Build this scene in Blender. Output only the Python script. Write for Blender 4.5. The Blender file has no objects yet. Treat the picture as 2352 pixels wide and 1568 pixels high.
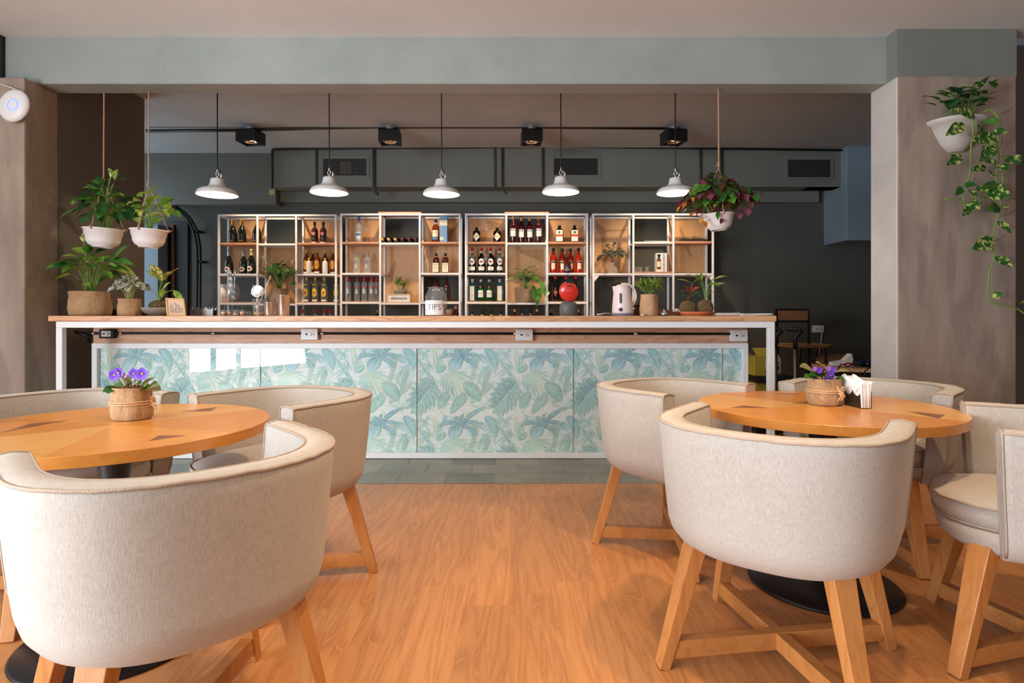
import bpy, bmesh, math, random
from mathutils import Vector, Matrix, noise as mnoise
C = bpy.context.scene
col = C.collection
PI = math.pi
F, CX, CY, H = 1375.0, 1172.0, 725.0, 1.13
# ---------------------------------------------------------------- camera
cam_d = bpy.data.cameras.new('camera')
cam_d.sensor_width = 36.0
cam_d.lens = F / 2352.0 * 36.0
cam_d.shift_x = (1176 - CX) / 2352.0
cam_d.shift_y = -(784 - CY) / 2352.0
cam_d.clip_start = 0.05
cam = bpy.data.objects.new('camera', cam_d)
cam.location = (0, 0, H)
cam.rotation_euler = (PI / 2, 0, 0)
col.objects.link(cam)
C.camera = cam
# ---------------------------------------------------------------- world, exposure
vs = C.view_settings
vs.view_transform = 'Standard'; vs.look = 'None'; vs.gamma = 1.0; vs.exposure = 0.0; vs.use_curve_mapping = False
w = bpy.data.worlds.new('world'); C.world = w; w.use_nodes = True
bg = w.node_tree.nodes['Background']
bg.inputs[0].default_value = (0.80, 0.90, 1.0, 1); bg.inputs[1].default_value = .38

def light(name, kind, loc, energy, color, size=0.05, sizey=None, target=None, angle=None, blend=0.6):
    d = bpy.data.lights.new(name, kind); d.energy = energy; d.color = color
    if kind == 'AREA':
        d.shape = 'RECTANGLE'; d.size = size; d.size_y = sizey or size
    elif kind in ('POINT', 'SPOT'):
        d.shadow_soft_size = size
    if kind == 'SPOT':
        d.spot_size = angle; d.spot_blend = blend
    o = bpy.data.objects.new(name, d); o.location = loc
    if target is not None:
        o.rotation_euler = (Vector(target) - Vector(loc)).to_track_quat('-Z', 'Y').to_euler()
    col.objects.link(o); return o

COOL = (0.80, 0.90, 1.0); WARM = (1.0, 0.70, 0.42)
# daylight through the glazed left front and the shop front behind the camera
light('daylight_left', 'AREA', (-5.3, -1.2, 1.35), 760, COOL, 3.8, 2.4, target=(0, 1.8, 2.6))
light('daylight_left_rear', 'AREA', (-5.3, 6.7, 1.7), 34, (.72, .86, 1.0), 1.4, 2.0, target=(0, 7.0, 1.5))
light('daylight_rear', 'AREA', (-0.6, -3.6, 1.6), 28, (0.93, 0.96, 1.0), 6.4, 2.5, target=(0, 4, 2.0))
# ceiling spots of the seating area (above the frame)
for lx, ly, e in ((1.15, 1.55, 125), (2.5, 2.2, 80), (-1.0, 2.75, 45), (-2.5, 1.7, 30)):
    light('seating_spot', 'SPOT', (lx, ly, 3.05), e, WARM, 0.045, target=(lx * 0.98, ly + .12, 0), angle=math.radians(105), blend=.8)

light('seating_spot', 'SPOT', (0.45, 1.55, 3.05), 150, WARM, 0.06, target=(-.35, 2.35, .3), angle=math.radians(80), blend=.9)

# ---------------------------------------------------------------- materials
def lin(c):
    def f(v):
        v /= 255.0
        return v / 12.92 if v <= 0.04045 else ((v + 0.055) / 1.055) ** 2.4
    return (f(c[0]), f(c[1]), f(c[2]), 1.0)
MATS = {}
def mat(name, rgb=(200, 200, 200), rough=0.5, metal=0.0, trans=0.0, ior=1.45, coat=0.0, emit=None, estr=0.0, bump=0.0, bscale=40.0, var=0.0, vscale=6.0, stretch=(1, 1, 1), alpha=1.0, sub=0.0, spec=0.5):
    m = bpy.data.materials.new(name); m.use_nodes = True
    nt = m.node_tree; b = nt.nodes['Principled BSDF']; c = lin(rgb)
    b.inputs['Base Color'].default_value = c; b.inputs['Roughness'].default_value = rough
    b.inputs['Metallic'].default_value = metal; b.inputs['Transmission Weight'].default_value = trans
    b.inputs['IOR'].default_value = ior; b.inputs['Coat Weight'].default_value = coat
    b.inputs['Specular IOR Level'].default_value = spec
    if emit: b.inputs['Emission Color'].default_value = lin(emit); b.inputs['Emission Strength'].default_value = estr
    if sub: b.inputs['Subsurface Weight'].default_value = sub
    if alpha < 1: b.inputs['Alpha'].default_value = alpha
    if bump or var:
        tc = nt.nodes.new('ShaderNodeTexCoord'); mp = nt.nodes.new('ShaderNodeMapping')
        mp.inputs['Scale'].default_value = stretch
        nt.links.new(tc.outputs['Object'], mp.inputs['Vector'])
    if var:
        n = nt.nodes.new('ShaderNodeTexNoise'); n.inputs['Scale'].default_value = vscale; n.inputs['Detail'].default_value = 6
        nt.links.new(mp.outputs[0], n.inputs['Vector'])
        r = nt.nodes.new('ShaderNodeValToRGB')
        r.color_ramp.elements[0].position = .3; r.color_ramp.elements[1].position = .7
        r.color_ramp.elements[0].color = tuple(v * (1 - var) for v in c[:3]) + (1,)
        r.color_ramp.elements[1].color = tuple(min(1, v * (1 + var)) for v in c[:3]) + (1,)
        nt.links.new(n.outputs[0], r.inputs[0]); nt.links.new(r.outputs[0], b.inputs['Base Color'])
    if bump:
        n2 = nt.nodes.new('ShaderNodeTexNoise'); n2.inputs['Scale'].default_value = bscale; n2.inputs['Detail'].default_value = 5
        nt.links.new(mp.outputs[0], n2.inputs['Vector'])
        bp = nt.nodes.new('ShaderNodeBump'); bp.inputs['Strength'].default_value = bump; bp.inputs['Distance'].default_value = 0.01
        nt.links.new(n2.outputs[0], bp.inputs['Height']); nt.links.new(bp.outputs[0], b.inputs['Normal'])
    MATS[name] = m
    return m

def N(nt, typ, **kw):
    n = nt.nodes.new(typ)
    for k, v in kw.items():
        if k in n.inputs: n.inputs[k].default_value = v
        else: setattr(n, k, v)
    return n
def mth(nt, op, a, b=None):
    n = nt.nodes.new('ShaderNodeMath'); n.operation = op
    for i, v in enumerate((a, b)):
        if v is None: continue
        if isinstance(v, (int, float)): n.inputs[i].default_value = v
        else: nt.links.new(v, n.inputs[i])
    return n.outputs[0]
def mixc(nt, fac, a, b, blend='MIX'):
    n = nt.nodes.new('ShaderNodeMix'); n.data_type = 'RGBA'; n.blend_type = blend
    for i, v in ((0, fac), (6, a), (7, b)):
        if isinstance(v, (int, float, tuple)): n.inputs[i].default_value = v
        else: nt.links.new(v, n.inputs[i])
    return n.outputs[2]
def ramp(nt, src, stops):
    r = nt.nodes.new('ShaderNodeValToRGB'); e = r.color_ramp.elements
    while len(e) < len(stops): e.new(.5)
    for i, (p, c) in enumerate(stops):
        e[i].position = p; e[i].color = c
    nt.links.new(src, r.inputs[0]); return r.outputs[0]

def wood(name, light_c, dark_c, axis='X', plank=None, rough=0.42, rings=14, tone=0.25, gs=1.0, limed=None, coat=0.0, bump=.15, world=False, sat=1.0, rw=.45):
    """grain runs along `axis` (object space); plank=(width, length, wa, la): boards laid in the plane of the two axes"""
    m = bpy.data.materials.new(name); m.use_nodes = True; nt = m.node_tree; b = nt.nodes['Principled BSDF']
    tc = N(nt, 'ShaderNodeTexCoord'); sep = N(nt, 'ShaderNodeSeparateXYZ'); nt.links.new(tc.outputs['Object'], sep.inputs[0])
    ax = {'X': 0, 'Y': 1, 'Z': 2}[axis]
    L = sep.outputs[ax]; others = [i for i in range(3) if i != ax]
    U = sep.outputs[others[0]]; V = sep.outputs[others[1]]
    rnd = None
    if plank:
        wd, ln, wi = plank
        W = sep.outputs[wi]
        iw = mth(nt, 'FLOOR', mth(nt, 'DIVIDE', W, wd))
        off = mth(nt, 'FRACT', mth(nt, 'MULTIPLY', mth(nt, 'SINE', mth(nt, 'MULTIPLY', iw, 12.9898)), 437.5453))
        il = mth(nt, 'FLOOR', mth(nt, 'ADD', mth(nt, 'DIVIDE', L, ln), mth(nt, 'MULTIPLY', off, 5.0)))
        cid = mth(nt, 'ADD', mth(nt, 'MULTIPLY', iw, 7.13), mth(nt, 'MULTIPLY', il, 3.71))
        rnd = mth(nt, 'FRACT', mth(nt, 'MULTIPLY', mth(nt, 'SINE', mth(nt, 'MULTIPLY', cid, 78.233)), 4375.85))
    cmb = N(nt, 'ShaderNodeCombineXYZ')
    nt.links.new(mth(nt, 'MULTIPLY', L, .55 * gs), cmb.inputs[0])
    nt.links.new(mth(nt, 'ADD', mth(nt, 'MULTIPLY', U, 5.0 * gs), mth(nt, 'MULTIPLY', rnd, 37.0) if rnd else 0.0), cmb.inputs[1])
    nt.links.new(mth(nt, 'MULTIPLY', V, 5.0 * gs), cmb.inputs[2])
    n1 = N(nt, 'ShaderNodeTexNoise', Scale=1.3, Detail=2.0, Distortion=0.4); nt.links.new(cmb.outputs[0], n1.inputs['Vector'])
    ring = mth(nt, 'FRACT', mth(nt, 'MULTIPLY', n1.outputs[0], rings))
    ring = mth(nt, 'ABSOLUTE', mth(nt, 'SUBTRACT', mth(nt, 'MULTIPLY', ring, 2.0), 1.0))
    ring = mth(nt, 'POWER', ring, 2.0)
    cmb2 = N(nt, 'ShaderNodeCombineXYZ')
    nt.links.new(mth(nt, 'MULTIPLY', L, 4.0 * gs), cmb2.inputs[0]); nt.links.new(mth(nt, 'MULTIPLY', U, 90.0 * gs), cmb2.inputs[1]); nt.links.new(mth(nt, 'MULTIPLY', V, 90.0 * gs), cmb2.inputs[2])
    n2 = N(nt, 'ShaderNodeTexNoise', Scale=1.5, Detail=5.0); nt.links.new(cmb2.outputs[0], n2.inputs['Vector'])
    g = mth(nt, 'ADD', mth(nt, 'MULTIPLY', ring, rw), mth(nt, 'MULTIPLY', n2.outputs[0], 1 - rw))
    c = ramp(nt, g, [(.18, lin(light_c)), (.85, lin(dark_c))])
    if limed:
        lm = ramp(nt, ring, [(.78, (0, 0, 0, 1)), (.95, (1, 1, 1, 1))])
        c = mixc(nt, mth(nt, 'MULTIPLY', lm, .45), c, lin(limed))
    if rnd:
        t = mth(nt, 'ADD', mth(nt, 'MULTIPLY', rnd, tone), 1 - tone * .5)
        cc = N(nt, 'ShaderNodeCombineColor'); [nt.links.new(t, cc.inputs[i]) for i in range(3)]
        c = mixc(nt, 1.0, c, cc.outputs[0], 'MULTIPLY')
    nt.links.new(c, b.inputs['Base Color'])
    b.inputs['Roughness'].default_value = rough; b.inputs['Coat Weight'].default_value = coat; b.inputs['Coat Roughness'].default_value = .25
    if bump:
        bp = N(nt, 'ShaderNodeBump', Strength=bump, Distance=.002); nt.links.new(g, bp.inputs['Height']); nt.links.new(bp.outputs[0], b.inputs['Normal'])
    MATS[name] = m
    return m

def fabric(name, c1, c2, sc=1.0, rough=.95, bump=.5):
    m = bpy.data.materials.new(name); m.use_nodes = True; nt = m.node_tree; b = nt.nodes['Principled BSDF']
    tc = N(nt, 'ShaderNodeTexCoord')
    outs = []
    for s in ((700 * sc, 700 * sc, 16 * sc), (30 * sc, 30 * sc, 800 * sc)):
        mp = N(nt, 'ShaderNodeMapping', Scale=s); nt.links.new(tc.outputs['Object'], mp.inputs[0])
        n = N(nt, 'ShaderNodeTexNoise', Scale=1.0, Detail=2.0); nt.links.new(mp.outputs[0], n.inputs[0]); outs.append(n.outputs[0])
    big = N(nt, 'ShaderNodeTexNoise', Scale=4.0, Detail=3.0); nt.links.new(tc.outputs['Object'], big.inputs[0])
    s = mth(nt, 'ADD', mth(nt, 'MULTIPLY', outs[0], .58), mth(nt, 'MULTIPLY', outs[1], .22))
    s2 = mth(nt, 'ADD', s, mth(nt, 'MULTIPLY', big.outputs[0], .2))
    nt.links.new(ramp(nt, s2, [(.36, lin(c1)), (.62, lin(c2))]), b.inputs['Base Color'])
    bp = N(nt, 'ShaderNodeBump', Strength=bump, Distance=.002); nt.links.new(s, bp.inputs['Height']); nt.links.new(bp.outputs[0], b.inputs['Normal'])
    b.inputs['Roughness'].default_value = rough; b.inputs['Sheen Weight'].default_value = .15
    b.inputs['Specular IOR Level'].default_value = .15
    MATS[name] = m; return m

def concrete(name, c1, c2, rough=.75, sc=1.4, pits=.4, stretch=(1, 1, 1), stain=None):
    m = bpy.data.materials.new(name); m.use_nodes = True; nt = m.node_tree; b = nt.nodes['Principled BSDF']
    tc = N(nt, 'ShaderNodeTexCoord'); mp = N(nt, 'ShaderNodeMapping', Scale=stretch); nt.links.new(tc.outputs['Object'], mp.inputs[0])
    n = N(nt, 'ShaderNodeTexNoise', Scale=sc, Detail=8.0, Roughness=.6); nt.links.new(mp.outputs[0], n.inputs[0])
    c = ramp(nt, n.outputs[0], [(.3, lin(c1)), (.7, lin(c2))])
    v = N(nt, 'ShaderNodeTexVoronoi', Scale=9.0); nt.links.new(tc.outputs['Object'], v.inputs[0])
    pit = ramp(nt, v.outputs[0], [(.03, (1, 1, 1, 1)), (.055, (0, 0, 0, 1))])
    n3 = N(nt, 'ShaderNodeTexNoise', Scale=3.0, Detail=1.0); nt.links.new(tc.outputs['Object'], n3.inputs[0])
    gate = ramp(nt, n3.outputs[0], [(.5, (0, 0, 0, 1)), (.56, (1, 1, 1, 1))])
    pg = mth(nt, 'MULTIPLY', mth(nt, 'MULTIPLY', pit, gate), pits)
    c = mixc(nt, pg, c, tuple(v_ * .35 for v_ in lin(c1)[:3]) + (1,))
    if stain:
        mp2 = N(nt, 'ShaderNodeMapping', Scale=(5, 5, 1.3)); nt.links.new(tc.outputs['Object'], mp2.inputs[0])
        n4 = N(nt, 'ShaderNodeTexNoise', Scale=1.6, Detail=3.0); nt.links.new(mp2.outputs[0], n4.inputs[0])
        c = mixc(nt, mth(nt, 'MULTIPLY', ramp(nt, n4.outputs[0], [(.54, (0, 0, 0, 1)), (.62, (1, 1, 1, 1))]), .6), c, lin(stain))
    nt.links.new(c, b.inputs['Base Color']); b.inputs['Roughness'].default_value = rough
    n2 = N(nt, 'ShaderNodeTexNoise', Scale=30.0, Detail=6.0); nt.links.new(tc.outputs['Object'], n2.inputs[0])
    hh = mth(nt, 'SUBTRACT', mth(nt, 'MULTIPLY', n2.outputs[0], .5), pg)
    bp = N(nt, 'ShaderNodeBump', Strength=.3, Distance=.004); nt.links.new(hh, bp.inputs['Height']); nt.links.new(bp.outputs[0], b.inputs['Normal'])
    MATS[name] = m; return m

def vcol_mat(name, rough=.6, nz=.0, spec=.3, coat=0.0, trans=0.0):
    m = bpy.data.materials.new(name); m.use_nodes = True; nt = m.node_tree; b = nt.nodes['Principled BSDF']
    a = N(nt, 'ShaderNodeAttribute'); a.attribute_name = 'col'
    c = a.outputs[0]
    if nz:
        tc = N(nt, 'ShaderNodeTexCoord'); n = N(nt, 'ShaderNodeTexNoise', Scale=42.0, Detail=6.0, Roughness=.7, Distortion=1.5); nt.links.new(tc.outputs['Object'], n.inputs[0])
        c = mixc(nt, mth(nt, 'MULTIPLY', ramp(nt, n.outputs[0], [(.35, (0, 0, 0, 1)), (.68, (1, 1, 1, 1))]), nz), c, (.80, .88, .87, 1))
    nt.links.new(c, b.inputs['Base Color']); b.inputs['Roughness'].default_value = rough; b.inputs['Specular IOR Level'].default_value = spec
    b.inputs['Coat Weight'].default_value = coat
    MATS[name] = m; return m

def leafmat(name, c1, c2, sc=9.0, rough=.38, contrast=(.42, .6)):
    m = bpy.data.materials.new(name); m.use_nodes = True; nt = m.node_tree; b = nt.nodes['Principled BSDF']
    tc = N(nt, 'ShaderNodeTexCoord'); n = N(nt, 'ShaderNodeTexNoise', Scale=sc, Detail=3.0, Distortion=.6); nt.links.new(tc.outputs['Object'], n.inputs[0])
    c = ramp(nt, n.outputs[0], [(contrast[0], lin(c1)), (contrast[1], lin(c2))])
    nt.links.new(c, b.inputs['Base Color']); b.inputs['Roughness'].default_value = rough
    tr = N(nt, 'ShaderNodeBsdfTranslucent'); nt.links.new(c, tr.inputs[0])
    mx = N(nt, 'ShaderNodeMixShader'); mx.inputs[0].default_value = .22
    out = nt.nodes['Material Output']
    nt.links.new(b.outputs[0], mx.inputs[1]); nt.links.new(tr.outputs[0], mx.inputs[2]); nt.links.new(mx.outputs[0], out.inputs[0])
    MATS[name] = m; return m

def pane_mat(name, tint=(1, 1, 1), rough=0.02, ior=1.5, boost=0.0, pale_highlight=0.0):
    m = bpy.data.materials.new(name); m.use_nodes = True; nt = m.node_tree
    nt.nodes.remove(nt.nodes['Principled BSDF'])
    t = N(nt, 'ShaderNodeBsdfTransparent'); t.inputs[0].default_value = (*tint, 1)
    g = N(nt, 'ShaderNodeBsdfGlossy', Roughness=rough)
    f = N(nt, 'ShaderNodeFresnel', IOR=ior)
    ge = N(nt, 'ShaderNodeNewGeometry'); mx = N(nt, 'ShaderNodeMixShader'); nt.links.new(mth(nt, 'MULTIPLY', mth(nt, 'ADD', f.outputs[0], boost), mth(nt, 'SUBTRACT', 1.0, ge.outputs['Backfacing'])), mx.inputs[0])
    body = t.outputs[0]
    if pale_highlight:
        d = N(nt, 'ShaderNodeBsdfDiffuse'); d.inputs[0].default_value = (.85, .88, .9, 1); m2 = N(nt, 'ShaderNodeMixShader'); m2.inputs[0].default_value = pale_highlight  # whitish diffuse mixed in, imitates pale highlights on clear glass
        nt.links.new(body, m2.inputs[1]); nt.links.new(d.outputs[0], m2.inputs[2]); body = m2.outputs[0]
    nt.links.new(body, mx.inputs[1]); nt.links.new(g.outputs[0], mx.inputs[2]); nt.links.new(mx.outputs[0], nt.nodes['Material Output'].inputs[0])
    MATS[name] = m; return m

# paints and room surfaces
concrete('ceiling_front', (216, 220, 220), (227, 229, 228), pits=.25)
concrete('beam_paint', (138, 146, 142), (156, 163, 158), pits=.5)
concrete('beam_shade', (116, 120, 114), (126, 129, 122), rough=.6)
concrete('dark_paint', (62, 64, 60), (72, 73, 68), rough=.6, pits=.15)
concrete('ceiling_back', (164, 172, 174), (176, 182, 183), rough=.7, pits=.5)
concrete('bulkhead_paint', (110, 113, 106), (119, 122, 115), rough=.6, pits=.15)
concrete('wall_dark', (80, 81, 76), (88, 89, 83), rough=.55, pits=.1)
concrete('side_dark', (98, 91, 84), (107, 100, 92), rough=.6, pits=.05)
concrete('column_concrete', (138, 120, 106), (170, 152, 137), rough=.7, sc=1.6, pits=.25, stretch=(4, 4, .8), stain=(130, 117, 108))
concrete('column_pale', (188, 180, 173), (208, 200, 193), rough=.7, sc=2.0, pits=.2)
concrete('room_white', (196, 194, 190), (210, 208, 203), rough=.8, pits=.0)
concrete('daylit_blue', (120, 138, 150), (134, 150, 162), rough=.6, pits=.05)  # cool daylight on the end box and jamb, put into their colour
wood('floor_oak', (208, 146, 90), (160, 101, 54), 'Y', plank=(.184, 1.22, 0), rings=9, tone=.20, gs=1.0, limed=(220, 158, 102), rough=.36, coat=.08, bump=.08, rw=.36)
wood('butcher_block', (222, 172, 126), (186, 126, 82), 'X', plank=(.035, .42, 1), rings=10, tone=.22, gs=1.4, rough=.4)
wood('fascia_wood', (212, 166, 134), (184, 134, 102), 'X', plank=(.045, .5, 2), rings=10, tone=.14, gs=1.4, rough=.5)
wood('veneer_light', (222, 156, 78), (204, 134, 58), 'X', rings=6, gs=1.5, rough=.3, coat=.15, rw=.25)
wood('veneer_mid', (212, 142, 64), (194, 122, 48), 'Y', rings=6, gs=1.5, rough=.3, coat=.15, rw=.25)
wood('veneer_pale', (228, 172, 98), (212, 150, 78), 'X', rings=6, gs=1.5, rough=.3, coat=.15, rw=.25)
wood('veneer_dark', (140, 88, 54), (116, 70, 42), 'X', rings=6, gs=2, rough=.3, coat=.15)
wood('beech', (200, 136, 76), (174, 108, 52), 'Z', rings=7, gs=1.6, rough=.42, rw=.3)
wood('beech_bar', (194, 130, 72), (170, 104, 50), 'X', rings=7, gs=1.6, rough=.42, rw=.3)
wood('plywood', (208, 164, 118), (190, 142, 96), 'Z', rings=8, gs=1.6, rough=.5, rw=.25)
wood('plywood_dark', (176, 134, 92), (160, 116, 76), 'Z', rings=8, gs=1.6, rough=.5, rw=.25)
wood('shelf_wood', (206, 154, 122), (182, 126, 94), 'X', rings=8, gs=1.6, rough=.5, rw=.3)
wood('stool_wood', (150, 108, 74), (120, 82, 54), 'X', rings=8, gs=1.6, rough=.5, rw=.3)
wood('frame_gold', (226, 176, 96), (206, 150, 70), 'X', rings=5, gs=2, rough=.4, rw=.3)
fabric('linen', (170, 160, 148), (197, 188, 178), bump=.3)
fabric('burlap', (134, 100, 68), (206, 166, 124), sc=1.0, bump=1.0)
fabric('burlap_grey', (140, 116, 92), (186, 158, 130), sc=1.0, bump=1.0)
mat('piping', (176, 158, 140), .9, bump=.3, bscale=200)
mat('white_steel', (236, 236, 236), .38)
mat('shelf_steel', (234, 234, 238), .45)
mat('black_steel', (18, 18, 19), .45)
mat('black_iron', (26, 26, 28), .38, var=.3, vscale=5, bump=.1, bscale=12)
mat('black_plastic', (16, 16, 17), .5)
mat('conduit_dark', (38, 38, 36), .4, metal=.3)
mat('conduit_paint', (70, 70, 66), .5)
mat('steel', (226, 224, 224), .27, metal=1.0)
mat('steel_brushed', (120, 116, 112), .4, metal=1.0)
mat('brass', (190, 150, 80), .3, metal=1.0)
mat('white_plastic', (232, 230, 230), .35)
mat('white_ceramic', (238, 234, 232), .3)
mat('pot_white', (236, 230, 228), .35)
mat('planter_grey', (196, 190, 182), .5)
mat('lamp_enamel', (214, 210, 206), .35)
mat('lamp_inside', (245, 240, 230), .5)
mat('bulb', (255, 240, 215), .3, emit=(255, 226, 180), estr=40)
mat('spot_glow', (255, 220, 170), .3, emit=(255, 206, 140), estr=14)
mat('blue_glow', (80, 110, 255), .3, emit=(70, 110, 255), estr=3)
mat('rope', (206, 164, 128), .9, bump=.8, bscale=260)
mat('soil', (52, 38, 28), .95, bump=1, bscale=60)
mat('moss', (104, 82, 50), .95, bump=1.5, bscale=70, var=.4, vscale=30)
mat('fibre', (176, 138, 92), .9)
mat('terracotta', (204, 112, 66), .6)
mat('paper', (240, 228, 220), .8)
mat('paper_white', (246, 242, 238), .8)
mat('paper_tan', (222, 190, 160), .8)
mat('ink', (30, 28, 30), .6)
mat('ink_red', (190, 40, 36), .6)
mat('ink_blue', (40, 50, 120), .6)
mat('ink_white', (240, 240, 240), .6)
mat('ink_gold', (200, 160, 80), .5)
mat('label_cream', (234, 224, 200), .6)
mat('label_white', (236, 232, 230), .6)
mat('label_yellow', (232, 204, 60), .6)
mat('label_gold', (204, 150, 56), .5)
mat('label_black', (26, 22, 20), .5)
mat('label_red', (196, 44, 36), .5)
mat('label_orange', (222, 90, 44), .5)
mat('label_blue', (60, 130, 180), .5)
mat('label_navy', (34, 40, 84), .5)
mat('label_pale', (196, 216, 214), .6)
mat('label_green', (60, 110, 50), .5)
mat('foil_gold', (214, 160, 84), .35, metal=.6)
mat('foil_silver', (176, 172, 178), .35, metal=.6)
mat('foil_cream', (214, 200, 140), .4, metal=.3)
mat('cap_red', (186, 30, 46), .35)
mat('cap_black', (20, 16, 18), .4)
mat('cap_blue', (40, 90, 190), .4)
mat('cap_navy', (30, 34, 60), .4)
mat('cap_gold', (206, 172, 96), .4, metal=.3)
mat('cap_yellow', (226, 196, 70), .4)
mat('cap_grey', (184, 184, 182), .4)
mat('cork', (204, 160, 110), .8)
mat('glass_dark', (22, 24, 16), .06, coat=.5)
mat('glass_black', (10, 9, 10), .08, coat=.5)
mat('glass_amber', (150, 70, 16), .05, trans=.75)
mat('glass_brown', (92, 36, 16), .05, trans=.45)
mat('glass_rum', (66, 18, 12), .06, coat=.5)
mat('glass_dark_red', (56, 8, 12), .06, coat=.5)
mat('glass_orange', (214, 52, 24), .06, trans=.55)
mat('glass_blue', (96, 190, 206), .04, trans=.9)
mat('glass_green', (30, 120, 48), .04, trans=.7)
pane_mat('glass_pale', (.80, .84, .60), rough=.03, ior=1.6, boost=.05, pale_highlight=.10)
mat('glass_frost', (206, 208, 214), .35, trans=.6)
pane_mat('glass_clear', (.90, .93, .94), rough=.03, ior=1.6, boost=.06, pale_highlight=.16)
pane_mat('glass_thin', (.96, .97, .97), ior=1.5, boost=.05, pale_highlight=.05)
pane_mat('pane', (1, 1, 1), rough=.0, ior=1.5, boost=.0)
pane_mat('window_glass', (.95, .97, .97), ior=1.45)
mat('kettle', (232, 214, 206), .3, coat=.3)
mat('kettle_grey', (120, 114, 132), .4)
mat('kettle_purple', (120, 70, 110), .4)
mat('window_smoke', (90, 84, 84), .3)
mat('machine_red', (214, 48, 40), .3, coat=.3)
mat('machine_grey', (92, 90, 90), .5)
mat('candle', (232, 178, 140), .6, sub=.2)
mat('coffee_brown', (120, 70, 44), .5)
mat('clay', (196, 150, 110), .7, var=.15, vscale=14, bump=.4, bscale=30)
mat('stone_bowl', (150, 142, 128), .7, bump=.4, bscale=50)
mat('stone_grey', (130, 124, 118), .8)
mat('dark_door', (20, 22, 24), .35)
mat('tile_grey', (96, 98, 92), .4)
mat('vent_dark', (26, 24, 22), .7)
mat('vent_brown', (120, 90, 56), .7)
mat('carton_yellow', (200, 190, 70), .7)
mat('carton_white', (206, 196, 190), .7)
mat('cardboard', (120, 86, 56), .8)
mat('yellow_bin', (196, 180, 60), .5)
mat('blue_box', (116, 160, 204), .6)
mat('ribbon', (224, 176, 130), .8)
mat('violet', (104, 62, 190), .6)
mat('violet_pale', (160, 110, 190), .6)
mat('violet_eye', (240, 200, 60), .6)
mat('lily_white', (240, 240, 230), .5)
mat('lily_green', (196, 206, 130), .5)
mat('stem_green', (120, 150, 66), .5)
mat('stem_pale', (190, 190, 120), .5)
mat('stem_brown', (120, 60, 50), .6)
mat('tan_patch', (206, 186, 130), .8)
leafmat('leaf_green', (44, 92, 34), (92, 150, 56))
leafmat('leaf_dark', (34, 70, 38), (58, 108, 50))
leafmat('leaf_bright', (92, 142, 40), (164, 190, 74))
leafmat('leaf_lime', (120, 160, 50), (196, 206, 96))
leafmat('leaf_pothos', (44, 100, 34), (206, 214, 120), sc=34, contrast=(.5, .6))
leafmat('leaf_variegated', (96, 124, 44), (222, 206, 120), sc=40, contrast=(.42, .56))
leafmat('leaf_silver', (104, 114, 94), (206, 208, 186), sc=60, contrast=(.42, .58))
leafmat('leaf_silver_dark', (44, 56, 50), (92, 104, 94), sc=60, contrast=(.42, .58))
leafmat('leaf_purple', (92, 36, 52), (140, 70, 88))
leafmat('leaf_coleus', (58, 78, 30), (92, 52, 40), sc=14)
leafmat('leaf_orange', (196, 106, 30), (214, 150, 60))
leafmat('leaf_croton', (96, 44, 36), (190, 96, 60), sc=30)
leafmat('leaf_olive', (112, 116, 74), (164, 158, 104), sc=12)
leafmat('leaf_palm', (60, 110, 34), (150, 180, 60), sc=10)
M = MATS

def striped():
    m = bpy.data.materials.new('straw_striped'); m.use_nodes = True; nt = m.node_tree
    g = N(nt, 'ShaderNodeNewGeometry'); tc = N(nt, 'ShaderNodeTexCoord'); sp = N(nt, 'ShaderNodeSeparateXYZ'); nt.links.new(tc.outputs['Object'], sp.inputs[0])
    sn = N(nt, 'ShaderNodeSeparateXYZ'); nt.links.new(g.outputs['Normal'], sn.inputs[0])
    an = mth(nt, 'ARCTAN2', sn.outputs[1], sn.outputs[0])
    v = mth(nt, 'FRACT', mth(nt, 'ADD', mth(nt, 'DIVIDE', sp.outputs[2], .045), mth(nt, 'MULTIPLY', an, 2 / (2 * PI))))
    c = ramp(nt, v, [(.48, (.01, .01, .01, 1)), (.52, (.85, .84, .82, 1))]); nt.links.new(c, nt.nodes['Principled BSDF'].inputs['Base Color']); MATS['straw_striped'] = m
striped()
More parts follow.
